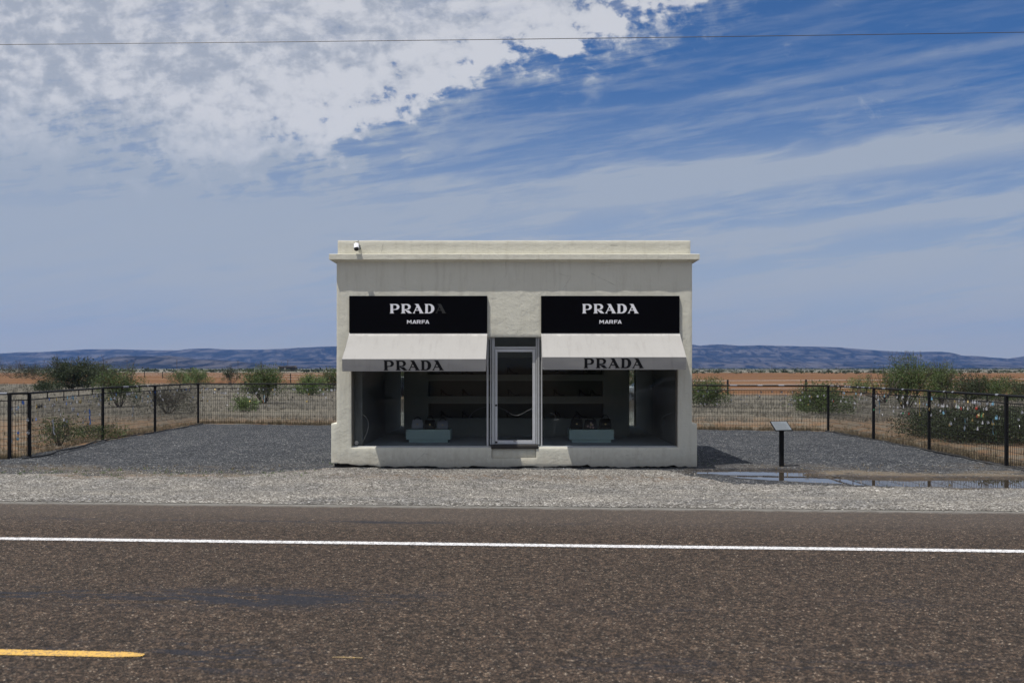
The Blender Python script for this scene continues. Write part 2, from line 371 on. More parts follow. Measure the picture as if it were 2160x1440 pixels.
# ------------------------------------------------------------------ mesh helpers
class MB:
    def __init__(s): s.v = []; s.f = []
    def add(s, vs, fs):
        o = len(s.v); s.v += [tuple(v) for v in vs]; s.f += [tuple(i+o for i in f) for f in fs]
    def box(s, a, b, M=None):
        x0, y0, z0 = a; x1, y1, z1 = b
        vs = [Vector(q) for q in ((x0,y0,z0),(x1,y0,z0),(x1,y1,z0),(x0,y1,z0),(x0,y0,z1),(x1,y0,z1),(x1,y1,z1),(x0,y1,z1))]
        if M: vs = [M @ q for q in vs]
        s.add(vs, [(0,3,2,1),(4,5,6,7),(0,1,5,4),(1,2,6,5),(2,3,7,6),(3,0,4,7)])
        return s
    def tube(s, pts, r, n=8, cap=True, r1=None):
        pts = [Vector(p) for p in pts]; k = len(pts); ring = []
        for i, p in enumerate(pts):
            d = (pts[min(i+1, k-1)]-pts[max(i-1, 0)]).normalized()
            u = d.cross(Vector((0, 0, 1)) if abs(d.z) < .9 else Vector((1, 0, 0))).normalized(); w = d.cross(u)
            rr = r if r1 is None else r + (r1-r)*i/(k-1)
            ring.append([p+(u*math.cos(2*math.pi*j/n)+w*math.sin(2*math.pi*j/n))*rr for j in range(n)])
        fs = []
        for i in range(k-1):
            for j in range(n):
                fs.append((i*n+j, i*n+(j+1) % n, (i+1)*n+(j+1) % n, (i+1)*n+j))
        if cap: fs += [tuple(range(n))[::-1], tuple((k-1)*n+j for j in range(n))]
        s.add([q for rg in ring for q in rg], fs); return s
    def lathe(s, prof, n=16, M=None):
        vs = []; fs = []
        for r, z in prof:
            for j in range(n):
                a = 2*math.pi*j/n; q = Vector((r*math.cos(a), r*math.sin(a), z)); vs.append(M @ q if M else q)
        k = len(prof)
        for i in range(k-1):
            for j in range(n): fs.append((i*n+j, i*n+(j+1) % n, (i+1)*n+(j+1) % n, (i+1)*n+j))
        fs += [tuple(range(n))[::-1], tuple((k-1)*n+j for j in range(n))]
        s.add(vs, fs); return s
    def prism(s, poly, y0, y1, M=None):   # poly in (x,z), extruded along y
        n = len(poly); vs = [Vector((x, y0, z)) for x, z in poly]+[Vector((x, y1, z)) for x, z in poly]
        if M: vs = [M @ q for q in vs]
        s.add(vs, [tuple(range(n)), tuple(range(2*n-1, n-1, -1))]+[(i, i+n, (i+1) % n+n, (i+1) % n) for i in range(n)]); return s
    def build(s, name, m, parent=None, bevel=0, smooth=None, seg=2, label=None):
        me = bpy.data.meshes.new(name); me.from_pydata(s.v, [], s.f); me.update()
        if bevel:
            bm = bmesh.new(); bm.from_mesh(me)
            bmesh.ops.recalc_face_normals(bm, faces=bm.faces)
            ed = [e for e in bm.edges if len(e.link_faces) == 2 and e.calc_face_angle(0) > R(35)]
            bmesh.ops.bevel(bm, geom=ed, offset=bevel, segments=seg, affect='EDGES', profile=.5)
            bm.to_mesh(me); bm.free()
        if smooth is not None:
            me.shade_smooth() if hasattr(me, 'shade_smooth') else None
            me.set_sharp_from_angle(angle=R(smooth))
        me.materials.append(m)
        o = bpy.data.objects.new(name, me); COL.objects.link(o)
        if parent is not None: o.parent = parent
        if label: o['label'] = label
        return o
def tag(o, label=None, cat=None, group=None, kind=None):
    for k, v in (('label', label), ('category', cat), ('group', group), ('kind', kind)):
        if v: o[k] = v
    return o
def thing(name, label, cat, loc=(0, 0, 0), rz=0, group=None):
    o = bpy.data.objects.new(name, None); COL.objects.link(o); o.location = loc; o.rotation_euler = (0, 0, rz); o.empty_display_size = .2
    return tag(o, label, cat, group)
def copy_tree(o, parent=None):
    c = o.copy(); COL.objects.link(c); c.parent = parent
    for ch in [q for q in bpy.data.objects if q.parent == o]: copy_tree(ch, c)
    return c
def FX(px, D=21.3): return (px-1090)*D/F
def FZ(py, D=21.3): return CAMZ - (py-776)*D/F
def gD(py, z=0.0): return F*(CAMZ-z)/(py-776)      # distance of a ground point seen at py
def sstep(a):
    a = np.clip(a, 0, 1); return a*a*(3-2*a)
WL = -0.03
PUD = [(1470,995),(1560,993.5),(1640,994.5),(1700,997),(1694,1002),(1735,1008),(1800,1010.5),(1850,1011.5),(2000,1012.5),(2120,1011.5),(2300,1013),(2300,1037),(2160,1034),(2000,1032),(1850,1028),(1760,1022),(1700,1018),(1640,1016),(1590,1013),(1560,1007),(1510,1001),(1475,999.5)]
PUDW = np.array([((px-1090)*gD(py, WL)/F, gD(py, WL)+CAMY) for px, py in PUD])
def sdist(x, y):
    x = np.asarray(x, float); y = np.asarray(y, float); d = np.full(x.shape, 1e9); ins = np.zeros(x.shape, bool)
    n = len(PUDW)
    for i in range(n):
        ax, ay = PUDW[i]; bx, by = PUDW[(i+1) % n]; ex, ey = bx-ax, by-ay
        t = np.clip(((x-ax)*ex+(y-ay)*ey)/(ex*ex+ey*ey), 0, 1)
        d = np.minimum(d, np.hypot(x-ax-t*ex, y-ay-t*ey))
        c = ((ay > y) != (by > y)) & (x < (bx-ax)*(y-ay)/((by-ay) if by != ay else 1e-9)+ax); ins ^= c
    return np.where(ins, -d, d)
def gz(x, y, basin=False):
    x = np.asarray(x, float); y = np.asarray(y, float)
    s = y-CAMY+.07*x
    z = .43*(1-sstep((s-12.3)/5.2))
    z = np.where(s < -2, .43*(1-sstep((-2-s)/6)), z)
    return z
def z1(x, y): return float(gz(x, y))
def nse(x, y, sc, seed=0.0): return noise.fractal(Vector((x*sc, y*sc, seed)), 1.0, 2.0, 4)
def grid_obj(name, xs, ys, zfun, m, kind='structure', dens=None):
    nxx, nyy = len(xs), len(ys)
    vs = [(x, y, zfun(x, y)) for y in ys for x in xs]
    fs = [(j*nxx+i, j*nxx+i+1, (j+1)*nxx+i+1, (j+1)*nxx+i) for j in range(nyy-1) for i in range(nxx-1)]
    me = bpy.data.meshes.new(name); me.from_pydata(vs, [], fs); me.shade_smooth(); me.materials.append(m)
    o = bpy.data.objects.new(name, me); COL.objects.link(o); tag(o, kind=kind); return o
def spaced(lo, hi, mid0, mid1, step, grow=1.18):
    out = list(np.arange(mid0, mid1+1e-6, step)); s = step
    while out[-1] < hi: s *= grow; out.append(out[-1]+s)
    s = step
    while out[0] > lo: s *= grow; out.insert(0, out[0]-s)
    return out

# ------------------------------------------------------------------ ground sheets
def ground_z(x, y):
    D = y-CAMY; s = D+.07*x
    low = .09 if (s < 21 and s > -3) else 0.0
    if -13.2 < x < 12 and 19 < D < 37.5: low = .09
    elif abs(x) > 12 and 18 < D < 25: low = .02
    r = 0.0
    if D > 25 and abs(D) < 900: r = (nse(x, y, .12, 2)*.05+nse(x, y, .03, 5)*.12*min(1, max(0, (D-45)/60)))
    z = z1(x, y)-low+r
    if D > 1500: z -= 0
    return z
grid_obj('ground', spaced(-9000, 9000, -24, 24, .5, 1.12), spaced(-2500, 9000, -24, 30, .5, 1.10), ground_z, M_ground)

def strip_sheet(name, m, e0, e1, x0, x1, dxs, nv, off, zf=None):
    xs = np.arange(x0, x1+dxs*.5, dxs); vs = []; fs = []
    for x in xs:
        a, b = e0(x), e1(x)
        for j in range(nv+1):
            y = a+(b-a)*j/nv; vs.append((x, y, (zf or z1)(x, y)+off))
    for i in range(len(xs)-1):
        for j in range(nv): k = i*(nv+1)+j; fs.append((k, k+nv+1, k+nv+2, k+1))
    me = bpy.data.meshes.new(name); me.from_pydata(vs, [], fs); me.shade_smooth(); me.materials.append(m)
    if name == 'gravel_shoulder':
        q = np.array(vs); wa = me.attributes.new('wet', 'FLOAT', 'POINT'); wa.data.foreach_set('value', np.clip(1-sdist(q[:, 0], q[:, 1])/.32, 0, 1).astype(np.float32))
    o = bpy.data.objects.new(name, me); COL.objects.link(o); tag(o, kind='structure'); return o
def S2Y(s, x): return s-.07*x+CAMY
strip_sheet('road', M_road, lambda x: S2Y(-2.0+nse(x, 0, .8, 1)*.03, x), lambda x: S2Y(12.28+nse(x, 0, 1.1, 3)*.035+nse(x, 0, 6, 4)*.015, x), -220, 220, .25, 8, .006)
strip_sheet('edge_line', M_pwhite, lambda x: S2Y(9.46+nse(x, 0, .25, 6)*.012+nse(x, 0, 9, 8)*.004, x), lambda x: S2Y(9.60+nse(x, 0, .25, 6)*.012+nse(x, 0, 9, 9)*.004, x), -60, 60, .06, 1, .010)
def ydash(x):   # tapered, ragged end
    e = -2.19
    return max(0.0, min(1.0, (e-x)/.16))**.42
strip_sheet('centre_line', M_pyell, lambda x: S2Y(5.72-.055*ydash(x)+nse(x, 0, 12, 8)*.004, x), lambda x: S2Y(5.72+.055*ydash(x)+nse(x, 0, 12, 11)*.004, x), -5.2, -2.19, .02, 2, .010)
strip_sheet('worn_paint', M_pyworn, lambda x: S2Y(5.745+nse(x, 0, 12, 2)*.006, x), lambda x: S2Y(5.765+nse(x, 0, 9, 5)*.008, x), -1.08, -.90, .02, 1, .010)

def sh_edge(x):
    if x < 3.9:
        u = max(0, min(1, (x+5.6)/1.8)); u = u*u*(3-2*u); v = max(0, min(1, (3.9-x)/.9))
        s = 19.2+1.75*u*v-(1-v)*.5+nse(x, 0, .35, 12)*.5*(1-u)+nse(x, 0, 2.2, 13)*.18
    else: s = 18.55-.07*(x-3.9)*1.2+nse(x, 0, 1.6, 14)*.08
    return S2Y(s, x)
ynz = {}
def shz(x, y):
    s = y-CAMY+.07*x
    return z1(x, y)+(nse(x, y, 1.5, 21)*.016 if s > 12.6 else 0)*min(1, (s-12.3)/2)
strip_sheet('gravel_shoulder', M_shoulder, lambda x: S2Y(12.20+nse(x, 0, 1.3, 17)*.03, x), sh_edge, -70, 70, .10, 60, .012, shz)

def fence_back(x): return -21.3 + 36.95-.2026*(x+12.2)*1.0 + 1.25
def yard():
    xs = np.arange(-13.0, 11.7, .075); Ds = np.concatenate([np.arange(17.2, 22.4, .07), np.arange(22.4, 38.3, .3)])
    XX, DD = np.meshgrid(xs, Ds); YY = DD+CAMY; sd_ = sdist(XX, YY)
    vs = []; keep = np.ones(XX.shape, bool)
    Z = gz(XX, YY)
    for (j, i), _ in np.ndenumerate(XX):
        x, D = XX[j, i], DD[j, i]; y = YY[j, i]; n = nse(x, y, 1.4, 31); q = sd_[j, i]+n*.10
        z = Z[j, i]+n*.014
        if x > 3.5: z += -.085*(1-max(0, min(1, (q+.12)/.24)))+.012*max(0, min(1, q/.3))
        if y < sh_edge(x)-.15 and q > .3: z -= .07
        if D > 22.6: z = Z[j, i]+nse(x, y, .7, 33)*.02
        if abs(x) > 11 and D > 22 : pass
        lim = 38.2-.2026*(x+12.2)+.1+nse(x, 0, 1.5, 40)*.10
        if D > lim: keep[j, i] = False
        if x < -12.05+nse(0, y, .8, 41)*.12 and D > 23.5: keep[j, i] = False
        if x > 10.75+nse(0, y, .8, 42)*.12 and D > 21.5: keep[j, i] = False
        vs.append((x, y, z+.004))
    n = len(xs); fs = [(j*n+i, j*n+i+1, (j+1)*n+i+1, (j+1)*n+i) for j in range(len(Ds)-1) for i in range(n-1) if keep[j, i] and keep[j+1, i+1] and keep[j, i+1] and keep[j+1, i]]
    me = bpy.data.meshes.new('gravel_yard'); me.from_pydata(vs, [], fs); me.shade_smooth(); me.materials.append(M_yard)
    wa = me.attributes.new('wet', 'FLOAT', 'POINT'); wa.data.foreach_set('value', np.clip(1-sd_/.55, 0, 1).astype(np.float32).ravel())
    o = bpy.data.objects.new('gravel_yard', me); COL.objects.link(o); tag(o, kind='structure')
yard()
# yard continues sideways outside the frame
for xa, xb in ((-40, -12.9), (11.5, 40)):
    strip_sheet('gravel_verge', M_yard, lambda x: CAMY+17.6-.07*x*0, lambda x: CAMY+22.4+nse(x, 0, .7, 19)*.3, xa, xb, .4, 8, .002)
# puddle water: one flat sheet inside the basin
wx_ = np.arange(3.6, 12.5, .1); wy_ = np.arange(-4.8, .0, .1); wm_ = MB()
GX, GY = np.meshgrid(wx_+.05, wy_+.05); SD = sdist(GX, GY)
for (j_, i_), q_ in np.ndenumerate(SD):
    if q_ < .24: a_, b_ = wx_[i_], wy_[j_]; wm_.add([(a_, b_, -.022), (a_+.1, b_, -.022), (a_+.1, b_+.1, -.022), (a_, b_+.1, -.022)], [(0, 1, 2, 3)])
pud = wm_.build('puddle', M_water); tag(pud, kind='structure')
bm_ = bmesh.new(); bm_.from_mesh(pud.data); bmesh.ops.remove_doubles(bm_, verts=bm_.verts, dist=.001); bm_.to_mesh(pud.data); bm_.free()

# loose stones
def stones(name, n, fn, m, s0, s1, label):
    mb = MB(); rnd = random.Random(hash(name) % 97 if False else len(name)*13)
    for _ in range(n):
        x, y = fn(rnd); z = z1(x, y)+.012
        if abs(x) < 12 and sdist(np.array([x]), np.array([y]))[0] < .05: continue
        if -4.1 < x < 4.0 and y > -.05: continue
        r = s0+(s1-s0)*rnd.random()**3
        a = rnd.random()*6.3; ca_, sa_ = math.cos(a), math.sin(a)
        base = [(r*(.7+.6*rnd.random()), 0), (0, r*(.6+.5*rnd.random())), (-r*(.7+.6*rnd.random()), 0), (0, -r*(.6+.5*rnd.random()))]
        vs = [(x+p*ca_-q*sa_, y+p*sa_+q*ca_, z+r*.1*rnd.random()) for p, q in base]
        vs += [(x+r*.3*(rnd.random()-.5), y+r*.3*(rnd.random()-.5), z+r*(.5+.5*rnd.random())), (x, y, z-r*.4)]
        mb.add(vs, [(0,1,4),(1,2,4),(2,3,4),(3,0,4)])
    o = mb.build(name, m); tag(o, label, 'gravel', kind='stuff')
def f_sh(r):
    x = r.uniform(-12, 12); s = 12.1+6.9*r.random()**1.1
    if -4.5 < x < 3.6: s = 12.1+8.7*r.random()
    return x, S2Y(s, x)
def f_yd(r):
    D = r.uniform(19.3, 34); x = r.uniform(-11.9, 10.6); return x, D+CAMY
def f_edge(r):
    x = r.uniform(-12, -3.8); return x, S2Y(r.gauss(19.4, .55), x)
def f_sp(r):
    x = r.uniform(-9, 9); return x, S2Y(r.gauss(12.0, .25), x)
stones('pale_gravel_stones', 24000, f_sh, M_stone_p, .006, .022, 'loose pale stones scattered over the roadside gravel')
stones('edge_stones', 5000, f_edge, M_stone_p, .006, .02, 'pale stones strewn where the roadside gravel meets the dark yard')
stones('dark_gravel_stones', 14000, f_yd, M_stone_d, .007, .022, 'loose dark chips scattered over the yard around the shop')

# ------------------------------------------------------------------ mountains and mesa
def ridge(name, prof, D0, D1, base_py, nrows, rough, seed):
    vs = []; fs = []
    px = [p[0] for p in prof]; py = [p[1] for p in prof]
    cols = np.arange(px[0], px[-1]+.1, 5)
    crest = np.interp(cols, px, py)
    for j in range(nrows+1):
        t = j/nrows; D = D0+(D1-D0)*t
        for i, c in enumerate(cols):
            x = (c-1090)*D1/F*(1-.0*t)
            hc = (776.3-crest[i])/F*D1
            sh = t**.9*.62+.38*sstep(np.array((t-.55)/.35))
            g = noise.ridged_multi_fractal(Vector((x*.0011, D*.0011, seed)), 1.0, 2.0, 5, 1.0, 2.0)
            h = hc*float(sh)*(1-(1-t)*rough*(g-.6)*.9)
            if j == nrows: h = hc + nse(x, 0, .002, seed)*hc*.03
            vs.append((x, D+CAMY+(g-.8)*260*(1-t)*t*4*rough, max(h, 0) - (3 if j == 0 else 0)))
    n = len(cols)
    # back slope
    for i, c in enumerate(cols):
        x = (c-1090)*D1/F; vs.append((x, D1+CAMY+1500, -3))
    for j in range(nrows+1):
        for i in range(n-1): fs.append((j*n+i, j*n+i+1, (j+1)*n+i+1, (j+1)*n+i))
    me = bpy.data.meshes.new(name); me.from_pydata(vs, [], fs); me.shade_smooth(); me.materials.append(M_mount)
    o = bpy.data.objects.new(name, me); COL.objects.link(o); tag(o, kind='structure')
ridge('mountains', [(-700,752),(-300,744),(0,745),(60,742),(100,742),(180,736),(240,735.5),(280,737),(330,738),(375,738.5),(400,735),(440,733.5),(480,736.5),(520,737),(560,736),(620,733),(700,729.5),(900,726),(1200,724),(1460,725.5),(1475,728),(1500,725.5),(1530,726),(1560,729),(1600,727.5),(1650,729),(1700,730),(1745,731),(1770,732),(1850,739),(1900,742),(1930,741.5),(1948,741.5),(1952,747),(1990,750),(2018,750.5),(2024,752),(2070,753.5),(2110,756),(2132,757),(2160,751),(2200,744),(2400,738),(2900,750)],
      5200, 7600, 776, 34, .85, 3.3)
ridge('mesa', [(205,776),(225,768),(250,757),(262,749.5),(300,750),(345,750),(352,748.5),(385,752),(400,757),(440,757),(500,761),(560,768),(620,773),(660,776)], 3400, 4200, 776, 18, .5, 8.8)

# ------------------------------------------------------------------ lettering
def fill_curve(loops, depth, name, m, parent, scale, ox, oz, y, label=None, shear=0):
    """loops of (x, y-down) units -> flat letter in the x-z plane, front towards -y"""
    c = bpy.data.curves.new(name, 'CURVE'); c.dimensions = '2D'; c.fill_mode = 'BOTH'; c.extrude = depth/2
    for lp in loops:
        s = c.splines.new('POLY'); s.points.add(len(lp)-1); s.use_cyclic_u = True
        for q, (a, b) in zip(s.points, lp): q.co = (a*scale, -b*scale, 0, 1)
    t = bpy.data.objects.new('tmp', c); COL.objects.link(t); dg = bpy.context.evaluated_depsgraph_get()
    me = bpy.data.meshes.new_from_object(t.evaluated_get(dg)); bpy.data.objects.remove(t)
    me.transform(Matrix.Rotation(R(90), 4, 'X')); me.transform(Matrix.Translation((ox, y, oz)))
    me.materials.clear(); me.materials.append(m); me.name = name
    o = bpy.data.objects.new(name, me); COL.objects.link(o); o.parent = parent
    if label: o['label'] = label
    return o
def arc(cx, cy, rx, ry, a0, a1, n=10):
    return [(cx+rx*math.cos(R(a0+(a1-a0)*i/n)), cy+ry*math.sin(R(a0+(a1-a0)*i/n))) for i in range(n+1)]
def LP(dx=0):
    o = [(190, 90)]+arc(385, 183, 112, 93, -90, 90)+[(302, 277), (302, 345), (310, 365), (328, 385), (190, 385), (210, 362), (216, 345), (216, 125), (208, 106)]
    h = [(297, 122), (350, 122)]+arc(352, 187, 62, 65, -88, 88)+[(297, 253)]
    return [[(x+dx, y) for x, y in o], [(x+dx, y) for x, y in h[::-1]]]
def LR(dx=0):
    o = [(540, 90)]+arc(742, 180, 110, 90, -90, 88)+[(700, 272), (722, 288), (792, 288), (890, 385), (778, 385), (662, 280), (662, 345), (670, 365), (690, 385), (540, 385), (566, 362), (574, 345), (574, 125), (562, 106)]
    h = [(655, 122), (708, 122)]+arc(710, 186, 62, 64, -88, 88)+[(655, 252)]
    return [[(x+dx, y) for x, y in o], [(x+dx, y) for x, y in h[::-1]]]
def LA(dx=0):
    o = [(965, 90), (1092, 90), (1222, 335), (1240, 362), (1268, 385), (1112, 385), (1134, 366), (1130, 345), (1106, 300), (1000, 300), (978, 345), (976, 366), (992, 385), (908, 385), (936, 362), (950, 340), (1034, 163), (1012, 122), (992, 104)]
    h = [(1050, 196), (1098, 277), (1012, 277)]
    return [[(x+dx, y) for x, y in o], [(x+dx, y) for x, y in h[::-1]]]
def LD(dx=0):
    o = [(1280, 90)]+arc(1445, 237, 150, 147, -90, 90, 14)+[(1280, 385), (1304, 362), (1312, 345), (1312, 125), (1300, 106)]
    h = [(1390, 120), (1420, 120)]+arc(1415, 205, 78, 85, -80, 0, 6)+arc(1415, 270, 78, 85, 0, 80, 6)+[(1420, 355), (1390, 355)]
    return [[(x+dx, y) for x, y in o], [(x+dx, y) for x, y in h[::-1]]]
WORD = [LP(), LR(), LA(), LD(), LA(707)]
SM = [[[(735,595),(764,595),(806,642),(848,595),(878,595),(878,710),(851,710),(851,638),(806,684),(761,638),(761,710),(735,710)]],
      [[(953,595),(984,595),(1030,710),(1000,710),(989,686),(945,686),(933,710),(900,710)], [(967,626),(953,664),(981,664)]],
      [[(1042,595),(1132,595),(1156,604),(1165,632),(1156,660),(1140,668),(1165,710),(1133,710),(1110,672),(1070,672),(1070,710),(1042,710)], [(1070,619),(1070,650),(1126,650),(1137,634),(1126,619)]],
      [[(1195,595),(1302,595),(1302,619),(1222,619),(1222,645),(1288,645),(1288,668),(1222,668),(1222,710),(1195,710)]],
      [[(1358,595),(1389,595),(1435,710),(1405,710),(1394,686),(1350,686),(1338,710),(1305,710)], [(1372,626),(1358,664),(1386,664)]]]

# ------------------------------------------------------------------ the shop building
shop = thing('shop_building', 'small square cream stucco shop standing alone beside the highway', 'building')
XL, XR = FX(710), FX(1460); XPL, XPR = FX(698.5), FX(1470.5)
O1, O2 = FX(741), FX(1430); ZS, ZP, ZO, ZC, ZT = .43, .943, FZ(711), FZ(549), FZ(507)
def slab(name, xb, zb, filled, y0, y1, m, parent, amp=.004, ragged=False, step=.085, raise_noise=0):
    def subdiv(b):
        out = []
        for a, c in zip(b[:-1], b[1:]):
            k = max(1, round((c-a)/step)); out += [a+(c-a)*i/k for i in range(k)]
        return out+[b[-1]]
    xs, zs = subdiv(xb), subdiv(zb); nX, nZ = len(xs), len(zs)
    mask = [[filled((xs[i]+xs[i+1])/2, (zs[j]+zs[j+1])/2) for i in range(nX-1)] for j in range(nZ-1)]
    idx = {}; vs = []; fs = []
    def vid(i, j, side):
        k = (i, j, side)
        if k not in idx:
            x, z = xs[i], zs[j]; n = nse(x, z, 1.7, 60)+.5*nse(x, z, 5, 61)
            y = y0 - n*amp if side == 0 else y1
            xx = x + nse(z, 0, 2.5, 62)*amp*1.0; zz = z + nse(x, 0, 2.5, 63)*amp*1.3
            if ragged and j == 0: zz = z + max(0, .022+nse(x, 0, 1.1, 64)*.05+nse(x, 0, 7, 65)*.04) + (.05*max(0, (-x-2.6)) if x < -2.6 else 0)
            idx[k] = len(vs); vs.append((xx, y, zz))
        return idx[k]
    def M_(i, j): return 0 <= i < nX-1 and 0 <= j < nZ-1 and mask[j][i]
    for j in range(nZ-1):
        for i in range(nX-1):
            if not mask[j][i]: continue
            a, b, c, d = (i, j), (i+1, j), (i+1, j+1), (i, j+1)
            fs.append(tuple(vid(*q, 0) for q in (a, b, c, d))); fs.append(tuple(vid(*q, 1) for q in (d, c, b, a)))
            for (p, q, ni, nj) in ((a, b, i, j-1), (b, c, i+1, j), (c, d, i, j+1), (d, a, i-1, j)):
                if not M_(ni, nj): fs.append((vid(*q, 0), vid(*p, 0), vid(*p, 1), vid(*q, 1)))
    mb = MB(); mb.v = vs; mb.f = fs
    return mb.build(name, m, parent, bevel=.012, smooth=40, seg=2)
NX0, NX1, NZ0, NZ1 = FX(1037), FX(1131), FZ(966), FZ(945.5)
def fill_main(x, z):
    if O1 < x < O2 and ZS < z < ZO: return False
    if (x < XL or x > XR) and z > ZP: return False
    if NX0 < x < NX1 and z > NZ0 and z < ZS+.001: return False
    return True
fw = slab('front_wall', [XPL, XL, O1, NX0, NX1, O2, XR, XPR], [0.0, NZ0, ZS, ZP, ZO, ZC+.02], fill_main, 0, .22, M_plaster, shop, .0035, True)
# recessed door step inside the notch
mb = MB(); mb.box((NX0+.002, .055, NZ0+.002), (NX1-.002, .215, ZS-.012)); mb.build('door_step', M_plaster, shop, bevel=.008, smooth=40)
# parapet
slab('parapet', [XL+.02, XR-.035], [ZC+.10, ZT], lambda x, z: True, .012, .25, M_plaster, shop, .0045)
# cornice: profile swept round the front
cp = [(0.0, ZC-.040), (-.05, ZC-.020), (-.10, ZC-.002), (-.132, ZC+.0), (-.138, ZC+.006), (-.136, ZC+.112), (-.128, ZC+.120), (.02, ZC+.135)]
mb = MB(); xs_ = list(np.arange(XL, XR, .09))+[XR]
rings = []
for k, x in enumerate([None]+xs_+[None]):
    ring = []
    for (yy, zz) in cp:
        w = nse((x if x is not None else (XL if k == 0 else XR)), 1.0, 3.0, 70)*.006
        if x is None:
            sgn = -1 if k == 0 else 1; bx = XL if k == 0 else XR
            ring.append((bx+sgn*(-yy), 5.0 if yy > 0 else 4.9, zz))
        elif x == xs_[0] or x == xs_[-1]:
            sgn = -1 if x == xs_[0] else 1; ring.append((x+sgn*(-yy), yy+w*.3, zz+w*.4))
        else: ring.append((x, yy+w, zz+w*.7+nse(x, 2, 9, 71)*.003))
    rings.append(ring)
n = len(cp)
mb.add([q for rg in rings for q in rg], [(i*n+j, (i+1)*n+j, (i+1)*n+j+1, i*n+j+1) for i in range(len(rings)-1) for j in range(n-1)])
mb.build('cornice', M_plaster, shop, smooth=35)
# side and back walls, roof
mb = MB(); mb.box((XL+.004, .215, .3), (XL+.2, 4.9, ZC)); mb.box((XR-.2, .215, .3), (XR-.004, 4.9, ZC)); mb.box((XL+.2, 4.7, .3), (XR-.2, 4.9, ZC))
mb.box((XPL, .215, -.1), (XL+.19, 5.0, ZP)); mb.box((XR-.19, .215, -.1), (XPR, 5.0, ZP)); mb.build('side_walls', M_plaster, shop, bevel=.012, smooth=40)
mb = MB(); mb.box((XL+.03, .24, ZC+.02), (XL+.25, 4.88, ZT-.01)); mb.box((XR-.25, .24, ZC+.02), (XR-.04, 4.88, ZT-.01)); mb.box((XL+.25, 4.65, ZC+.02), (XR-.25, 4.88, ZT-.01)); mb.build('parapet', M_plaster, shop, bevel=.012, smooth=40)
mb = MB(); mb.box((XL+.2, .225, ZO+.5), (XR-.2, 4.7, ZO+.7)); mb.build('roof', M_intw, shop)
mb = MB(); mb.box((XPL+.06, .09, -.15), (XPR-.06, 4.9, .12)); mb.build('foundation', M_found, shop)
# interior
mb = MB(); mb.box((XL+.2, .23, .2), (XR-.2, 4.7, .435)); mb.build('floor', M_carpet, shop)
mb = MB(); mb.box((-3.64, .3, .435), (-3.35, 4.6, ZO+.5)); mb.box((3.45, .3, .435), (3.54, 4.6, ZO+.5)); mb.box((-3.34, .232, ZO+.02), (3.44, .3, ZO+.49)); mb.build('interior_wall', M_intw, shop)
mb = MB(); mb.box((-3.345, 3.90, .44), (3.445, 3.92, ZO+.48)); mb.build('mirror', M_mirror, shop)
DB = 24.7; BX0, BX1, BY = FX(852, DB), FX(1327.5, DB), 3.4
xb = [BX0, FX(903, DB), FX(1273, DB), BX1]; zb = [.435, FZ(882, DB), FZ(851, DB), FZ(836, DB), FZ(803, DB), FZ(790, DB), FZ(790, DB)+.42, ZO+.48]
mb = MB()
def cellb(x0, x1, z0, z1_, y0=BY, y1=BY+.38): mb.box((x0, y0, z0), (x1, y1, z1_))
cellb(xb[0], xb[1], zb[0], zb[-1]); cellb(xb[2], xb[3], zb[0], zb[-1])
e = .0005
for a, b_ in ((0, 1), (2, 3), (4, 5), (6, 7)): cellb(xb[1]+e, xb[2]-e, zb[a], zb[b_])
# niches lie between: 1-2 (lower), 3-4 (middle), 5-6 (upper)
dw = mb.build('display_wall', M_intd, shop)
ZL = [zb[1], zb[3], zb[5]]
zb_l = (zb[1], zb[2]); zb_m = (zb[3], zb[4])
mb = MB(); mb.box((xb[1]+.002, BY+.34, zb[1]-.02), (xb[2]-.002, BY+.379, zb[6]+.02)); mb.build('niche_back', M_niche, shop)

# windows and door (all set back in the opening)
YW = .12; DW = 21.3+YW
def wx(px): return FX(px, DW)
def wz(py): return FZ(py, DW)
def window(x0, x1, lj, rj, label):
    w = MB(); w.box((x0, YW-.02, wz(944.6)), (x1, YW+.05, wz(940.3))); 
    f = w.build('window', M_alu, shop, bevel=.003, label=label)
    q = MB(); q.box((x0, YW-.02, ZO-.05), (x1, YW+.05, ZO-.002)); q.build('window_head', M_alu, f, bevel=.003)
    if True:
        a, b_, m_ = lj; q = MB(); q.box((a, YW-.015, wz(940.2)), (b_, YW+.045, ZO-.052)); q.build('window_frame', m_, f, bevel=.003)
        a, b_, m_ = rj; q = MB(); q.box((a, YW-.015, wz(940.2)), (b_, YW+.045, ZO-.052)); q.build('window_frame', m_, f, bevel=.003)
    g = MB(); g.box((x0+.01, YW+.012, wz(940.2)), (x1-.01, YW+.022, ZO-.052)); g.build('pane', M_glass, f)
    return f
w1 = window(wx(742.5), wx(1037), (wx(742.6), wx(746.5), M_bronze), (wx(1026.5), wx(1030.5), M_alu), 'left shop window of plate glass in thin aluminium framing')
w2 = window(wx(1137.5), wx(1429.5), (wx(1140.8), wx(1143.8), M_alu), (wx(1424.8), wx(1428.5), M_bronze), 'right shop window of plate glass in thin aluminium framing')
mb = MB()
for a, b_, y0 in ((1034, 1036.3, .0), (1037.6, 1043.5, .01), (1130.3, 1133, .01), (1133.8, 1138, .0)): mb.box((wx(a), YW-.03+y0, wz(936.5)), (wx(b_), YW+.06, ZO-.003))
mb.box((wx(1043.6), YW-.01, wz(735.5)), (wx(1130.2), YW+.05, wz(731)))
mb.build('door_frame', M_alu, shop, bevel=.004)
mb = MB(); mb.box((wx(1043.7), YW+.015, wz(730.9)), (wx(1130.1), YW+.025, ZO-.004)); mb.build('transom_pane', M_glass, shop)
dr = MB()
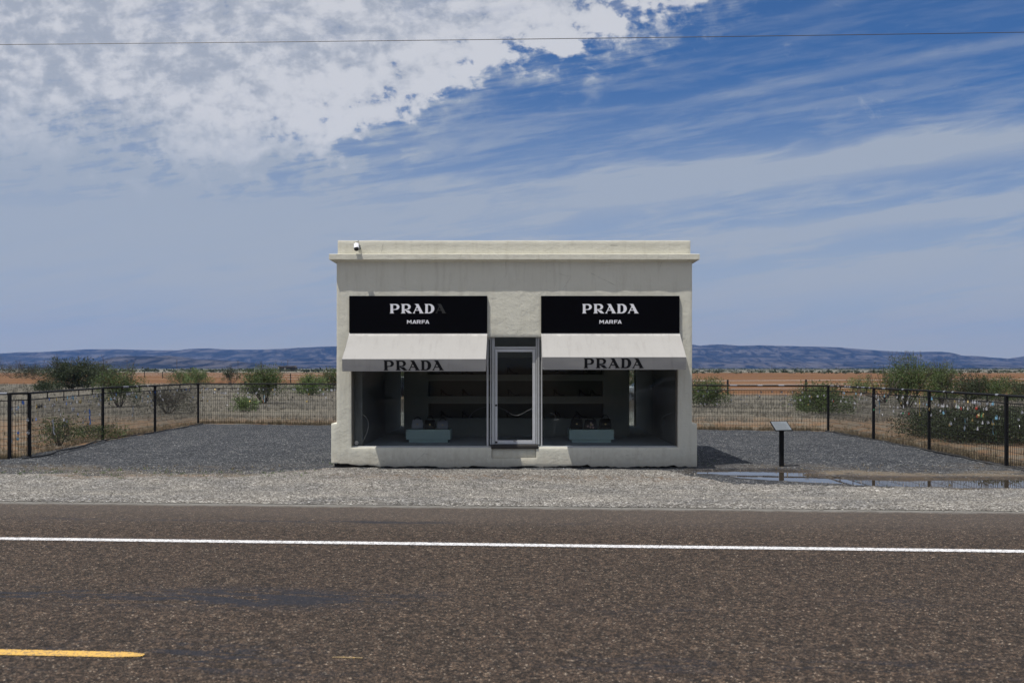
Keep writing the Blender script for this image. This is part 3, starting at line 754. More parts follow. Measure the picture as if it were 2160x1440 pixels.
dr.box((wx(1044.2), YW-.005, wz(936.2)), (wx(1049.3), YW+.04, wz(736.2))); dr.box((wx(1123.2), YW-.005, wz(936.2)), (wx(1129.6), YW+.04, wz(736.2)))
dr.box((wx(1049.4), YW-.004, wz(742)), (wx(1123.1), YW+.039, wz(736.3))); dr.box((wx(1049.4), YW-.004, wz(936.1)), (wx(1123.1), YW+.039, wz(928.3)))
door = dr.build('door', mat('door_aluminium', color=(.54, .55, .57), rough=.4, metal=.1), shop, bevel=.004)
mb = MB(); mb.box((wx(1049.2), YW+.012, wz(928.4)), (wx(1123.3), YW+.022, wz(741.9))); mb.build('pane', M_glass, door)
mb = MB(); Ml = Matrix.Translation((wx(1046.6), YW-.004, wz(854.5))) @ Matrix.Rotation(R(90), 4, 'X'); mb.lathe([(.022, 0), (.022, .012), (.014, .02)], 14, Ml); mb.build('lock', M_black, door, smooth=40)
mb = MB(); mb.box((wx(1044.4), YW-.012, wz(934)), (wx(1049), YW-.003, wz(930.5))); mb.build('hinge_cover', M_black, door); mb = MB(); mb.box((wx(1083), YW-.010, wz(931.2)), (wx(1088), YW-.003, wz(930))); mb.build('latch_plate', M_black, door)
mb = MB(); mb.box((FX(1036), -.012, FZ(946.2)), (FX(1135.5), YW+.06, FZ(937.6, 21.35))); mb.build('threshold', mat('threshold_stone', color=(.035, .032, .030), rough=.9, bumpamt=.6), shop, bevel=.01, smooth=40)
# wavy reflections shaped as thin grey tubes on the panes
M_reflection_line = mat('reflection_line_grey', color=(.11, .115, .12), rough=.5)
def reflection_line(pxs, w, par, r=.0035):
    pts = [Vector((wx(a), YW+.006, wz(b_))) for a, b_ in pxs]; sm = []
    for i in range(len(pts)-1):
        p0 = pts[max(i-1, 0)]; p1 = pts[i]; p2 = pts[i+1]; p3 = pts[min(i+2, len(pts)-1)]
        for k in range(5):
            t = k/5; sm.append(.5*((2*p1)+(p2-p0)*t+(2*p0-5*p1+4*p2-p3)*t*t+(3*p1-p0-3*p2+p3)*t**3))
    sm.append(pts[-1]); MB().tube(sm, r, 5).build('reflection_line', M_reflection_line, par)
reflection_line([(746.5, 868), (757, 870), (768, 876), (775, 884), (777, 895), (775, 908), (768, 926), (764, 932)], None, w1)
reflection_line([(1026, 857), (1010, 862), (998, 869), (991, 879), (990, 890), (994, 903), (1000, 915), (1006, 926)], None, w1, .003)
reflection_line([(1049.5, 858), (1062, 863), (1075, 871), (1087, 876), (1100, 873), (1112, 866), (1122.5, 861)], None, door, .0025)
reflection_line([(1422, 870), (1408, 874), (1398, 879), (1396, 884), (1404, 887), (1402, 893), (1396, 900), (1399, 908), (1400, 916)], None, w2, .0025)
reflection_line([(1160, 870), (1168, 873), (1172, 880), (1168, 886), (1180, 884), (1172, 892), (1170, 905), (1166, 918)], None, w2, .0022)
# round sticker in the corner of the left window
tmb = MB(); c0 = (wx(752), YW+.004, wz(933.5)); tmb.tube([(c0[0]+.034*math.cos(a*.5236), c0[1], c0[2]+.034*math.sin(a*.5236)) for a in range(13)], .0055, 6); tmb.box((c0[0]-.016, c0[1]-.002, c0[2]-.002), (c0[0]+.016, c0[1]+.002, c0[2]+.014))
tmb.build('sticker', mat('sticker_white', color=(.65, .63, .62), rough=.6), w1, label='small round white sticker in the lower left corner')

# ------------------------------------------------------------------ signs
def sign(x0, x1, tx, ghost, label):
    y = -.05
    r = thing('shop_sign', label, 'sign', (0, 0, 0), group='black fascia signs over the shop windows')
    mb = MB(); mb.box((x0, -.05, FZ(701.5, 21.25)), (x1, .004, FZ(624, 21.25))); mb.build('panel', M_signb, r, bevel=.003)
    sc = 1/14.9*21.25/F
    for i, lp in enumerate(WORD):
        g = ghost and i == 4
        fill_curve(lp, .006, 'letter', M_ghost if g else M_lettw, r, sc, FX(tx, 21.25)-190*sc, FZ(641, 21.25)+90*sc, -.0535, 'missing last letter, only a dark outline of glue' if g else None)
    for lp in SM: fill_curve(lp, .006, 'small_letter', M_lettw, r, sc, FX(tx, 21.25)-190*sc, FZ(641, 21.25)+90*sc, -.0535)
    return r
sign(FX(736.5, 21.25), FX(1027.7, 21.25), 822, True, 'left black shop sign whose last white letter has fallen off')
sign(FX(1141.3, 21.25), FX(1433.5, 21.25), 1227.8, False, 'right black shop sign with all its white letters')

# ------------------------------------------------------------------ awnings
def awning(x0, x1, proj, ztop, zfr, zbt, fx0, fx1, tpx, tpy, label):
    r = thing('awning', label, 'awning', (0, 0, 0), group='pale canvas awnings over the shop windows')
    N = 24; M8 = 8; vs = []; fs = []
    for i in range(N+1):
        t = i/N
        for j in range(M8+1):
            u = j/M8; x = (x0+(x1-x0)*t)*(1-u)+(fx0+(fx1-fx0)*t)*u
            sag = -.012*math.sin(math.pi*u)*(1-.5*math.cos(2*math.pi*t)) + (nse(x, u, 1.1, 80)*.010+nse(x, u*3, 3.5, 83)*.004)*math.sin(math.pi*min(1, u*1.15))
            vs.append((x, -.01-(proj-.01)*u, ztop+(zfr-ztop)*u+sag))
    for i in range(N):
        for j in range(M8): k = i*(M8+1)+j; fs.append((k, k+1, k+M8+2, k+M8+1))
    mb = MB(); mb.v = vs; mb.f = fs
    # sides of the same cloth
    mb.add([(x0, -.01, ztop), (fx0, -proj, zfr), (fx0, -proj+.04, zbt+.005), (x0, -.01, zbt+.35)], [(0, 1, 2, 3)])
    mb.add([(x1, -.01, ztop), (fx1, -proj, zfr), (fx1, -proj+.04, zbt+.005), (x1, -.01, zbt+.35)], [(3, 2, 1, 0)])
    mb.build('canopy', M_awn, r, smooth=30)
    v = MB(); vs = []; n = 40
    for i in range(n+1):
        t = i/n; x = fx0+(fx1-fx0)*t; w = nse(x, 0, 1.0, 81)*.006
        vs += [(x, -proj, zfr), (x, -proj+.020+w*.6, (zfr+zbt)/2), (x, -proj+.044+w, zbt+nse(x, 0, .8, 82)*.004)]
    v.add(vs, [(i*3+j, i*3+3+j, i*3+4+j, i*3+1+j) for i in range(n) for j in (0, 1)])
    v.build('valance', M_awn, r, smooth=60)
    fr = MB(); fr.tube([(fx0, -proj+.02, zfr-.015), (fx1, -proj+.02, zfr-.015)], .012, 8)
    fr.tube([(fx0+.02, -proj+.065, zbt+.03), (fx1-.02, -proj+.065, zbt+.03)], .010, 8)
    for q, fq in ((x0+.02, fx0+.02), (x1-.02, fx1-.02)): fr.tube([(q, -.012, ztop-.03), (fq, -proj+.03, zfr-.02)], .01, 6); fr.tube([(q, -.012, zbt+.33), (fq, -proj+.03, zbt+.03)], .01, 6)
    fr.build('frame', M_alu, r, smooth=40)
    D = 21.3-proj; sc = 127.5/1785*D/F
    ww = 128.0/1895
    scx = 127.8*D/F/1785
    for lp in WORD: 
        o = fill_curve(lp, .003, 'letter', M_lettk, r, scx, FX(tpx, D)-190*scx, FZ(tpy, D)+90*scx, 0)
        o.data.transform(Matrix.Translation((0, -proj-.007, zfr)) @ Matrix.Rotation(math.atan2(.044, zfr-zbt), 4, 'X') @ Matrix.Translation((0, 0, -zfr)))
    return r
awning(FX(737), FX(1028), .92, FZ(702), 2.314, 2.062, FX(721.3, 20.38), FX(1024.8, 20.38), 808.8, 760.2, 'left pale awning, its front edge hanging a little lower')
awning(FX(1141.5), FX(1433.5), .84, FZ(702), 2.354, 2.096, FX(1143.8, 20.46), FX(1447.6, 20.46), 1231.3, 755.6, 'right pale awning, its front edge set a little higher')

# ------------------------------------------------------------------ security camera
scx_, scz_ = FX(751.5, 21.1), FZ(520, 21.1)
sc_ = thing('security_camera', 'white security camera on the parapet near the shop corner', 'security camera', (scx_, 0, scz_))
Mt = Matrix.Translation((0, -.17, .0)) @ Matrix.Rotation(R(-38), 4, 'X') @ Matrix.Rotation(R(-6), 4, 'Y')
MB().lathe([(.045, .07), (.056, .062), (.058, .05), (.058, -.06), (.050, -.062)], 18, Mt).build('body', mat('camera_white', color=(.75, .75, .8), rough=.35), sc_, smooth=35)
MB().lathe([(.049, -.060), (.046, -.085), (.030, -.100), (.012, -.106)], 18, Mt).build('lens', M_rubber, sc_, smooth=60)
MB().tube([(.045, -.15, .04), (.062, -.10, .03), (.05, -.04, .0), (.03, .012, -.01)], .012, 8).lathe([(.035, 0), (.035, .02)], 14, Matrix.Translation((.03, .01, -.01)) @ Matrix.Rotation(R(90), 4, 'X')).build('bracket', mat('bracket_grey', color=(.08, .1, .1), rough=.5), sc_, smooth=40)
MB().tube([(0, -.15, .07), (-.003, -.11, .11), (.006, -.03, .128), (.012, .03, .155), (.01, .2, .150)], .0055, 6).build('cable', M_rubber, sc_, smooth=60)

# ------------------------------------------------------------------ display tables and handbags, shoes
def table(px0, px1, label):
    D = 22.6; x0, x1 = FX(px0, D), FX(px1, D); y0 = D+CAMY; cx = (x0+x1)/2; w = (x1-x0)/2
    r = thing('display_table', label, 'display table', (cx, y0, .437), group='teal display tables behind the glass')
    MB().box((-w, 0, .07), (w, .62, .295)).build('top_block', M_teal, r, bevel=.004)
    MB().box((-w+.06, .04, 0), (w-.06, .58, .07)).build('base', M_teal, r)
    return cx, y0, .437+.295
def handbag(px0, px1, y, zt, h, m, label, flap=True, hl='short', flowers=False):
    D = y-CAMY; x0, x1 = FX(px0, D), FX(px1, D); cx = (x0+x1)/2; w = (x1-x0)/2
    r = thing('handbag', label, 'handbag', (cx, y, zt), group='handbags on the display tables')
    vs = [(-w, -.06, 0), (w, -.06, 0), (w, .06, 0), (-w, .06, 0), (-w*1.02, -.065, h*.4), (w*1.02, -.065, h*.4), (w*1.02, .065, h*.4), (-w*1.02, .065, h*.4), (-w*.85, -.02, h), (w*.85, -.02, h), (w*.85, .02, h), (-w*.85, .02, h)]
    q = [(0, 3, 2, 1), (8, 9, 10, 11)]
    for b0 in (0, 4): q += [(b0, b0+1, b0+5, b0+4), (b0+1, b0+2, b0+6, b0+5), (b0+2, b0+3, b0+7, b0+6), (b0+3, b0, b0+4, b0+7)]
    mb = MB(); mb.add(vs, q); mb.build('bag_body', m, r, bevel=.010, smooth=50, seg=3)
    hh = .10 if hl == 'tall' else .06
    for yy in (-.022, .022): MB().tube([(-w*.55*math.cos(a)*1.0, yy, h-.01+hh*math.sin(a)) for a in [math.pi*k/10 for k in range(11)]], .007, 6).build('handle', MATS['bag_black'] if 'bag_black' in MATS else m, r, smooth=60)
    if flap: MB().box((-w*.12, -.072, h*.45), (w*.12, -.06, h*.56)).build('clasp', mat('brass', color=(.5, .38, .18), rough=.3, metal=1), r)
    if flowers:
        for k, (a, b_) in enumerate([(-.07, .07), (-.01, .05), (.035, .10), (.0, .14), (.05, .04)]):
            f = MB()
            for p_ in range(5):
                t = p_*1.2566+k; f.lathe([(.004, 0), (.014, .004), (.004, .008)], 8, Matrix.Translation((a+.013*math.cos(t), -.066, b_+.013*math.sin(t))) @ Matrix.Rotation(R(90), 4, 'X'))
            f.build('flower', mat('petal', color=(.45, .30, .28), rough=.7), r)
    return r
M_bb = mat('bag_black', color=(.008, .008, .010), rough=.55, spec=.2)
M_bw = mat('bag_white', color=(.36, .36, .40), rough=.55); M_bg = mat('bag_grey', color=(.24, .24, .27), rough=.55)
cx, y0, zt = table(856.5, 950, 'low teal display table in the left window')
handbag(869, 893, y0+.34, zt, .215, M_bw, 'pale handbag, first on the left window table')
handbag(895.5, 919, y0+.24, zt, .215, M_bb, 'black handbag between two pale ones in the left window', hl='tall')
handbag(922, 946, y0+.20, zt, .20, M_bg, 'greyish handbag nearest the door in the left window')
cx, y0, zt = table(1201, 1295, 'low teal display table in the right window')
handbag(1203.5, 1229, y0+.22, zt, .24, M_bb, 'plain black handbag nearest the door in the right window', hl='tall')
handbag(1232, 1260, y0+.22, zt, .21, mat('bag_dark', color=(.02, .015, .018), rough=.5), 'dark handbag with pink flowers in the right window', hl='short', flowers=True)
handbag(1264, 1289, y0+.22, zt, .235, M_bb, 'tall handled black handbag farthest right in the window', hl='tall')
# shoes in the niches
shoe = thing('high_heel_shoe', 'black high heeled shoe on the middle shelf', 'shoe', (0, 0, 0), group='black shoes on the display shelves')
sh = MB()
prof = [(-.10, .10, .030, .045), (-.06, .075, .034, .05), (-.01, .045, .030, .02), (.05, .012, .036, .018), (.10, .006, .034, .030), (.135, .006, .016, .018)]
vs = []
for (xx, zz, hw, hh) in prof: vs += [(xx, -hw, zz), (xx, hw, zz), (xx, hw*.8, zz+hh), (xx, -hw*.8, zz+hh)]
sh.add(vs, [(0, 1, 2, 3)]+[(i*4+j, i*4+(j+1) % 4, i*4+4+(j+1) % 4, i*4+4+j) for i in range(5) for j in range(4)]+[(23, 22, 21, 20)])
sh.build('upper', M_bb, shoe, bevel=.004, smooth=50)
MB().tube([(-.085, 0, .10), (-.095, 0, .05), (-.098, 0, 0)], .014, 8, r1=.006).build('heel', M_bb, shoe, smooth=60)
first = True
lowz, midz, upz = zb[1], zb[3], zb[5]
for shelf, zz, pxs in (('lower', lowz, (940, 985, 1080, 1180, 1225)), ('middle', midz, (940, 985, 1082, 1178, 1232, 1255)), ('upper', upz, (935, 985, 1080, 1130, 1180, 1240))):
    for k, px in enumerate(pxs):
        o = shoe if first else copy_tree(shoe); first = False
        o.location = (FX(px, DB+.14), BY+.14, zz+.002); o.rotation_euler = (0, 0, random.uniform(-.5, .3)); o.scale = (1.25,)*3
        o['label'] = 'black high heeled shoe on the %s shelf' % shelf

# ------------------------------------------------------------------ plaque stand
ps = thing('plaque_stand', 'black post with a tilted pale information plaque beside the puddle', 'information sign', (FX(1648.5, 21.4), .1, 0))
MB().box((-.047, -.03, -.06), (.047, .03, .80)).build('post', M_black, ps, bevel=.004)
Mp = Matrix.Translation((0, .02, .885)) @ Matrix.Rotation(R(16), 4, 'Z') @ Matrix.Rotation(R(38), 4, 'X')
MB().box((-.21, -.155, -.012), (.21, .155, .0), Mp).build('tray', M_black, ps, bevel=.002)
pl = MB(); pl.box((-.188, -.133, .001), (.188, .138, .006), Mp); plate = pl.build('plate', mat('plaque_grey', color=(.15, .17, .19), rough=.5, metal=.0), ps)
tl = MB()
for k in range(7):
    yy = .10-k*.034; wv_ = (.10 if k == 0 else .165-.03*random.random()); tl.box((-.165, yy, .0065), (-.165+wv_*2, yy+.008, .0072), Mp)
tl.build('text_lines', mat('plaque_text', color=(.05, .055, .06), rough=.6), plate)

# ------------------------------------------------------------------ perimeter fence
FH = 1.53
def fence_run(name, label, pts, posts, mesh_step=.09, skip_post=(), H=FH, strut=1.9):
    r = thing(name, label, 'fence', (0, 0, 0), group='black steel fence runs round the yard')
    for (x, y) in posts:
        MB().box((x-.035, y-.035, -.1), (x+.035, y+.035, H-.01)).build('post', M_black, r, bevel=.006)
    tr, mr = MB(), MB()
    for (a, b_) in zip(pts[:-1], pts[1:]):
        va, vb = Vector((*a, H)), Vector((*b_, H)); L = (vb-va).length; k = max(2, int(L/1.5))
        tr.tube([va.lerp(vb, i/k)+Vector((0, 0, nse(i, a[0], .9, 90)*.008)) for i in range(k+1)], .026, 8)
        off = Vector((0, 0, -.16)); mr.tube([va.lerp(vb, i/k)+off+Vector((0, 0, nse(i, a[0], .9, 91)*.008)) for i in range(k+1)], .014, 6)
    tr.build('top_rail', M_black, r, smooth=50); mr.build('mid_rail', M_black, r, smooth=50)
    wm = MB()
    for (a, b_) in zip(pts[:-1], pts[1:]):
        va, vb = Vector((*a, 0)), Vector((*b_, 0)); L = (vb-va).length; d = (vb-va)/L; n_ = int(L/mesh_step)
        w = .0038
        def barv(p, z0, z1_):
            s = Vector((-d.y, d.x, 0))*w; t = d*w
            wm.add([p+t+s+Vector((0, 0, z0)), p-t+s+Vector((0, 0, z0)), p-t-s+Vector((0, 0, z0)), p+t-s+Vector((0, 0, z0)), p+t+s+Vector((0, 0, z1_)), p-t+s+Vector((0, 0, z1_)), p-t-s+Vector((0, 0, z1_)), p+t-s+Vector((0, 0, z1_))],
                   [(0, 1, 5, 4), (1, 2, 6, 5), (2, 3, 7, 6), (3, 0, 4, 7)])
        for i in range(n_+1): barv(va+d*(i*mesh_step), .01, H-.16)
        for k in range(10):
            z = .03+k*(H-.2)/9; s = Vector((-d.y, d.x, 0))*w; u = Vector((0, 0, w)); o = Vector((0, 0, z))
            wm.add([va+s+u+o, va-s+u+o, va-s-u+o, va+s-u+o, vb+s+u+o, vb-s+u+o, vb-s-u+o, vb+s-u+o], [(0, 4, 5, 1), (1, 5, 6, 2), (2, 6, 7, 3), (3, 7, 4, 0)])
        k = 1
        while k*strut < L-.3:
            p = va+d*(k*strut); MB().tube([p+Vector((0, 0, H-.16)), p+Vector((0, 0, H-.01))], .013, 6).build('strut', M_black, r); k += 1
    wm.build('wire_mesh', M_wire, r)
    return r
def W(px, D): return ((px-1090)*D/F, D+CAMY)
cL = W(418, 38.2); cR = W(1747, 33.6)
Lp = [(-15.5, 1.75), (-11.87, 2.0), (-11.7, 2.6), W(217, 29.9), W(327, 33.6), cL]
Rp = [cR, W(1843, 29.6), W(1960, 26.0), W(2123, 21.6), (10.6, -3.5)]
bposts = [Vector((*cL, 0)).lerp(Vector((*cR, 0)), t) for t in (.36, .48, .62, .75)]
f1 = fence_run('steel_fence', 'left run of black wire fence hung with padlocks', Lp, Lp[1:-1]+[cL], strut=1.25)
f2 = fence_run('steel_fence', 'long back run of black wire fence behind the shop', [cL, cR], [(p.x, p.y) for p in bposts], strut=3.2)
f3 = fence_run('steel_fence', 'right run of black wire fence crowded with padlocks and ribbons', Rp, Rp, strut=1.15)
M_tape = mat('pale_tape', color=(.20, .21, .24), rough=.6)
def tape(run, a, b_, t0, t1):
    va, vb = Vector((*a, FH)), Vector((*b_, FH)); MB().tube([va.lerp(vb, t0)+Vector((0,0,.004)), va.lerp(vb, t1)+Vector((0,0,.004))], .029, 8).build('tape_wrap', M_tape, run)
rr = random.Random(4)
for _ in range(16):
    i = rr.randrange(3) if rr.random() < .9 else 0; t = rr.uniform(.05, .92); tape(f3, Rp[i], Rp[i+1], t, t+rr.uniform(.012, .035))
for _ in range(5): t = rr.uniform(.1, .9); tape(f1, Lp[3], Lp[4], t, t+rr.uniform(.02, .05))
tape(f1, Lp[0], Lp[1], .9, .985)
for t in (.425, .435, .47, .86, .90, .93): tape(f2, cL, cR, t, t+rr.uniform(.005, .014))

# hung things: padlocks, tags, ribbons
def mk_padlock():
    m = MB(); m.box((-.5, -.18, -.55), (.5, .18, .25)); mm = m
    m.tube([(-.32, 0, .2)]+[(-.32*math.cos(a), 0, .55+.32*math.sin(a)) for a in [math.pi*k/6 for k in range(7)]]+[(.32, 0, .2)], .09, 5)
    return m
def mk_ribbon(seed):
    m = MB(); rg = random.Random(seed); vs = []; x = 0
    for i in range(9):
        z = -i*.55; x += rg.uniform(-.25, .25); w = .17+.06*math.sin(i*1.7); vs += [(x-w, .1*math.sin(i*1.3), z), (x+w, .1*math.cos(i*1.1), z+rg.uniform(-.15, .15))]
    m.add(vs, [(2*i, 2*i+2, 2*i+3, 2*i+1) for i in range(8)]); m.add([(a, b_+.03, c) for a, b_, c in vs], [(2*i, 2*i+1, 2*i+3, 2*i+2) for i in range(8)])
    return m
def mk_tag():
    m = MB(); m.prism([(-.35, -.9), (.35, -.9), (.45, -.2), (.15, .35), (-.15, .35), (-.45, -.2)], -.05, .05); return m
cols = {'silver': mat('lock_silver', color=(.45, .46, .50), rough=.35, metal=.5), 'white': mat('lock_white', color=(.58, .58, .62), rough=.5), 'blue': mat('lock_blue', color=(.05, .14, .45), rough=.4),
        'black': mat('lock_black', color=(.015, .015, .018), rough=.4), 'brass': mat('lock_brass', color=(.45, .33, .13), rough=.35, metal=.7), 'red': mat('lock_red', color=(.45, .05, .03), rough=.5),
        'pale blue': mat('cloth_paleblue', color=(.22, .45, .62), rough=.8), 'green': mat('lock_green', color=(.04, .28, .12), rough=.5), 'orange': mat('lock_orange', color=(.65, .22, .04), rough=.5), 'yellow': mat('lock_yellow', color=(.6, .45, .04), rough=.5)}
for n_ in ('lock_white', 'lock_silver', 'cloth_paleblue', 'lock_green', 'lock_red'):
    for q_ in MATS[n_].node_tree.nodes:
        if q_.type == 'MIX':
            for k_ in (6, 7): q_.inputs[k_].default_value = tuple(v_*.72 for v_ in q_.inputs[k_].default_value[:3])+(1,)
hm = {}
def hang(kind, col, p, s, yaw, tilt, sect, seed=0, where=''):
    key = (kind, col, seed)
    if key not in hm:
        m = {'padlock': mk_padlock, 'tag': mk_tag}.get(kind, lambda: mk_ribbon(seed))()
        o = m.build(kind if kind != 'ribbon' else 'ribbon', cols[col], bevel=.06 if kind == 'padlock' else 0, seg=1); hm[key] = o
    else: o = hm[key].copy(); COL.objects.link(o)
    o.location = p; o.rotation_euler = (0, tilt, yaw); o.scale = (s,)*3
    word = {'padlock': 'small %s padlock' % col, 'tag': '%s plastic tag' % col, 'ribbon': 'long %s cloth ribbon' % col}[kind]
    tag(o, '%s %s the %s' % (word, where or 'hanging from', sect), {'padlock': 'padlock', 'tag': 'tag', 'ribbon': 'ribbon'}[kind], '%ss on the %s' % (word, sect))
rr = random.Random(11)
def along(a, b_, t): return Vector((a[0]+(b_[0]-a[0])*t, a[1]+(b_[1]-a[1])*t, 0))
def litter(a, b_, n, sect, zlo, zhi, palette, smin, smax, rows=6):
    d = Vector((b_[0]-a[0], b_[1]-a[1], 0)); yaw = math.atan2(d.y, d.x); nrm = Vector((d.y, -d.x, 0)).normalized()
    if nrm.y > 0 and abs(nrm.y) > .5: nrm = -nrm
    if abs(nrm.x) > .5: nrm = nrm if nrm.x*(-(a[0])) > 0 else -nrm
    for _ in range(int(n*1.15)):
        t = rr.random(); z = zhi-(zhi-zlo)*rr.random()**1.9; z = round(z/.148)*.148+rr.uniform(-.02, .02)
        p = along(a, b_, t)+nrm*.02; p.z = max(.2, min(1.33, z)); k = rr.random(); kind = 'padlock' if k < .72 else 'tag'
        where = 'under the top rail of' if p.z > 1.2 else 'in the upper wires of' if p.z > .95 else 'half way down' if p.z > .6 else 'low on'
        hang(kind, rr.choice(palette), p, rr.uniform(smin, smax)*(.75 if kind == 'tag' else .70)*(1.15 if a[0] < 0 else .95), yaw+rr.uniform(-.5, .5), rr.uniform(-.5, .5), sect, where=where)
pal1 = ['silver', 'white', 'blue', 'black', 'silver', 'brass', 'white', 'black', 'pale blue', 'white', 'silver']
pal2 = ['silver', 'white', 'silver', 'black', 'brass', 'white', 'silver', 'black']
pal3 = ['silver', 'white', 'white', 'silver', 'black', 'silver', 'black', 'brass', 'white', 'silver', 'pale blue', 'white', 'silver', 'white', 'red', 'silver', 'green']
litter(Lp[0], Lp[1], 10, 'nearest left fence panel', .3, 1.35, pal1, .055, .09)
litter(Lp[1], Lp[2], 9, 'nearest left fence panel', .3, 1.35, pal1, .055, .09)
litter(Lp[2], Lp[3], 46, 'near half of the left fence', .55, 1.35, pal1, .055, .095)
litter(Lp[3], Lp[4], 26, 'middle of the left fence', .8, 1.35, pal1, .055, .09)
litter(Lp[4], Lp[5], 20, 'far end of the left fence', .9, 1.35, pal1, .05, .08)
cm1 = W(710, 37.1); cm2 = W(1460, 34.6)
litter(cL, cm1, 58, 'back fence left of the shop', .75, 1.35, pal2, .05, .085)
litter(cm2, cR, 42, 'back fence right of the shop', .85, 1.3, pal2, .05, .085)
litter(Rp[0], Rp[1], 22, 'far end of the right fence', .85, 1.33, pal3, .05, .09)
litter(Rp[1], Rp[2], 34, 'second panel of the right fence', .75, 1.35, pal3, .05, .095)
litter(Rp[2], Rp[3], 50, 'wide panel of the right fence', .70, 1.35, pal3, .05, .10)
litter(Rp[3], Rp[4], 16, 'near end of the right fence', .6, 1.35, pal3, .05, .09)
def rib(a, b_, t, z, s, col, sect, seed):
    d = Vector((b_[0]-a[0], b_[1]-a[1], 0)); p = along(a, b_, t); p.z = z; p.x += .03 if a[0] < 0 else -.03; p.y -= .03
    hang('ribbon', col, p, s, 0.0 if abs(d.x) > abs(d.y) else .9, 0, sect, seed)
rib(Lp[2], Lp[3], .78, .95, .10, 'blue', 'left fence', 1); rib(Lp[2], Lp[3], .26, .82, .09, 'white', 'left fence', 2)
rib(Lp[3], Lp[4], .55, .9, .07, 'silver', 'left fence', 8)
rib(cL, cR, .117, 1.1, .055, 'pale blue', 'back fence left of the shop', 3); rib(cL, cR, .115, .95, .03, 'orange', 'back fence left of the shop', 4)
rib(cL, cR, .26, 1.2, .05, 'blue', 'back fence left of the shop', 3); rib(cL, cR, .36, 1.28, .09, 'black', 'back fence left of the shop', 6); rib(cL, cR, .385, 1.28, .06, 'black', 'back fence left of the shop', 7)
rib(Rp[1], Rp[2], .12, 1.2, .09, 'pale blue', 'right fence', 5); rib(Rp[1], Rp[2], .86, 1.34, .11, 'yellow', 'right fence', 3)
rib(Rp[2], Rp[3], .52, .95, .07, 'pale blue', 'right fence', 7); rib(Rp[2], Rp[3], .55, .97, .05, 'white', 'right fence', 9)
rib(Rp[2], Rp[3], .86, 1.0, .08, 'pale blue', 'right fence', 1); rib(Rp[2], Rp[3], .89, .75, .05, 'green', 'right fence', 2); rib(Rp[0], Rp[1], .82, 1.36, .05, 'white', 'right fence', 2)
# black edging along the foot of the side fences
for pts_, nm in ((Lp[1:], 'left'), (Rp, 'right')):
    mb = MB(); P_ = []
    for a, b_ in zip(pts_[:-1], pts_[1:]):
        L = math.hypot(b_[0]-a[0], b_[1]-a[1]); k = int(L/.3)+1
        for i in range(k): p = along(a, b_, i/k); P_.append((p.x+(.28 if nm == 'left' else -.15)+nse(p.x, p.y, .7, 95)*.15, p.y-.05, .012+abs(nse(p.x, p.y, 1.1, 96))*.03))
    mb.tube(P_, .022, 6); tag(mb.build('ground_edging', M_rubber, smooth=60), 'black plastic edging loose on the gravel at the foot of the %s fence' % nm, 'edging')

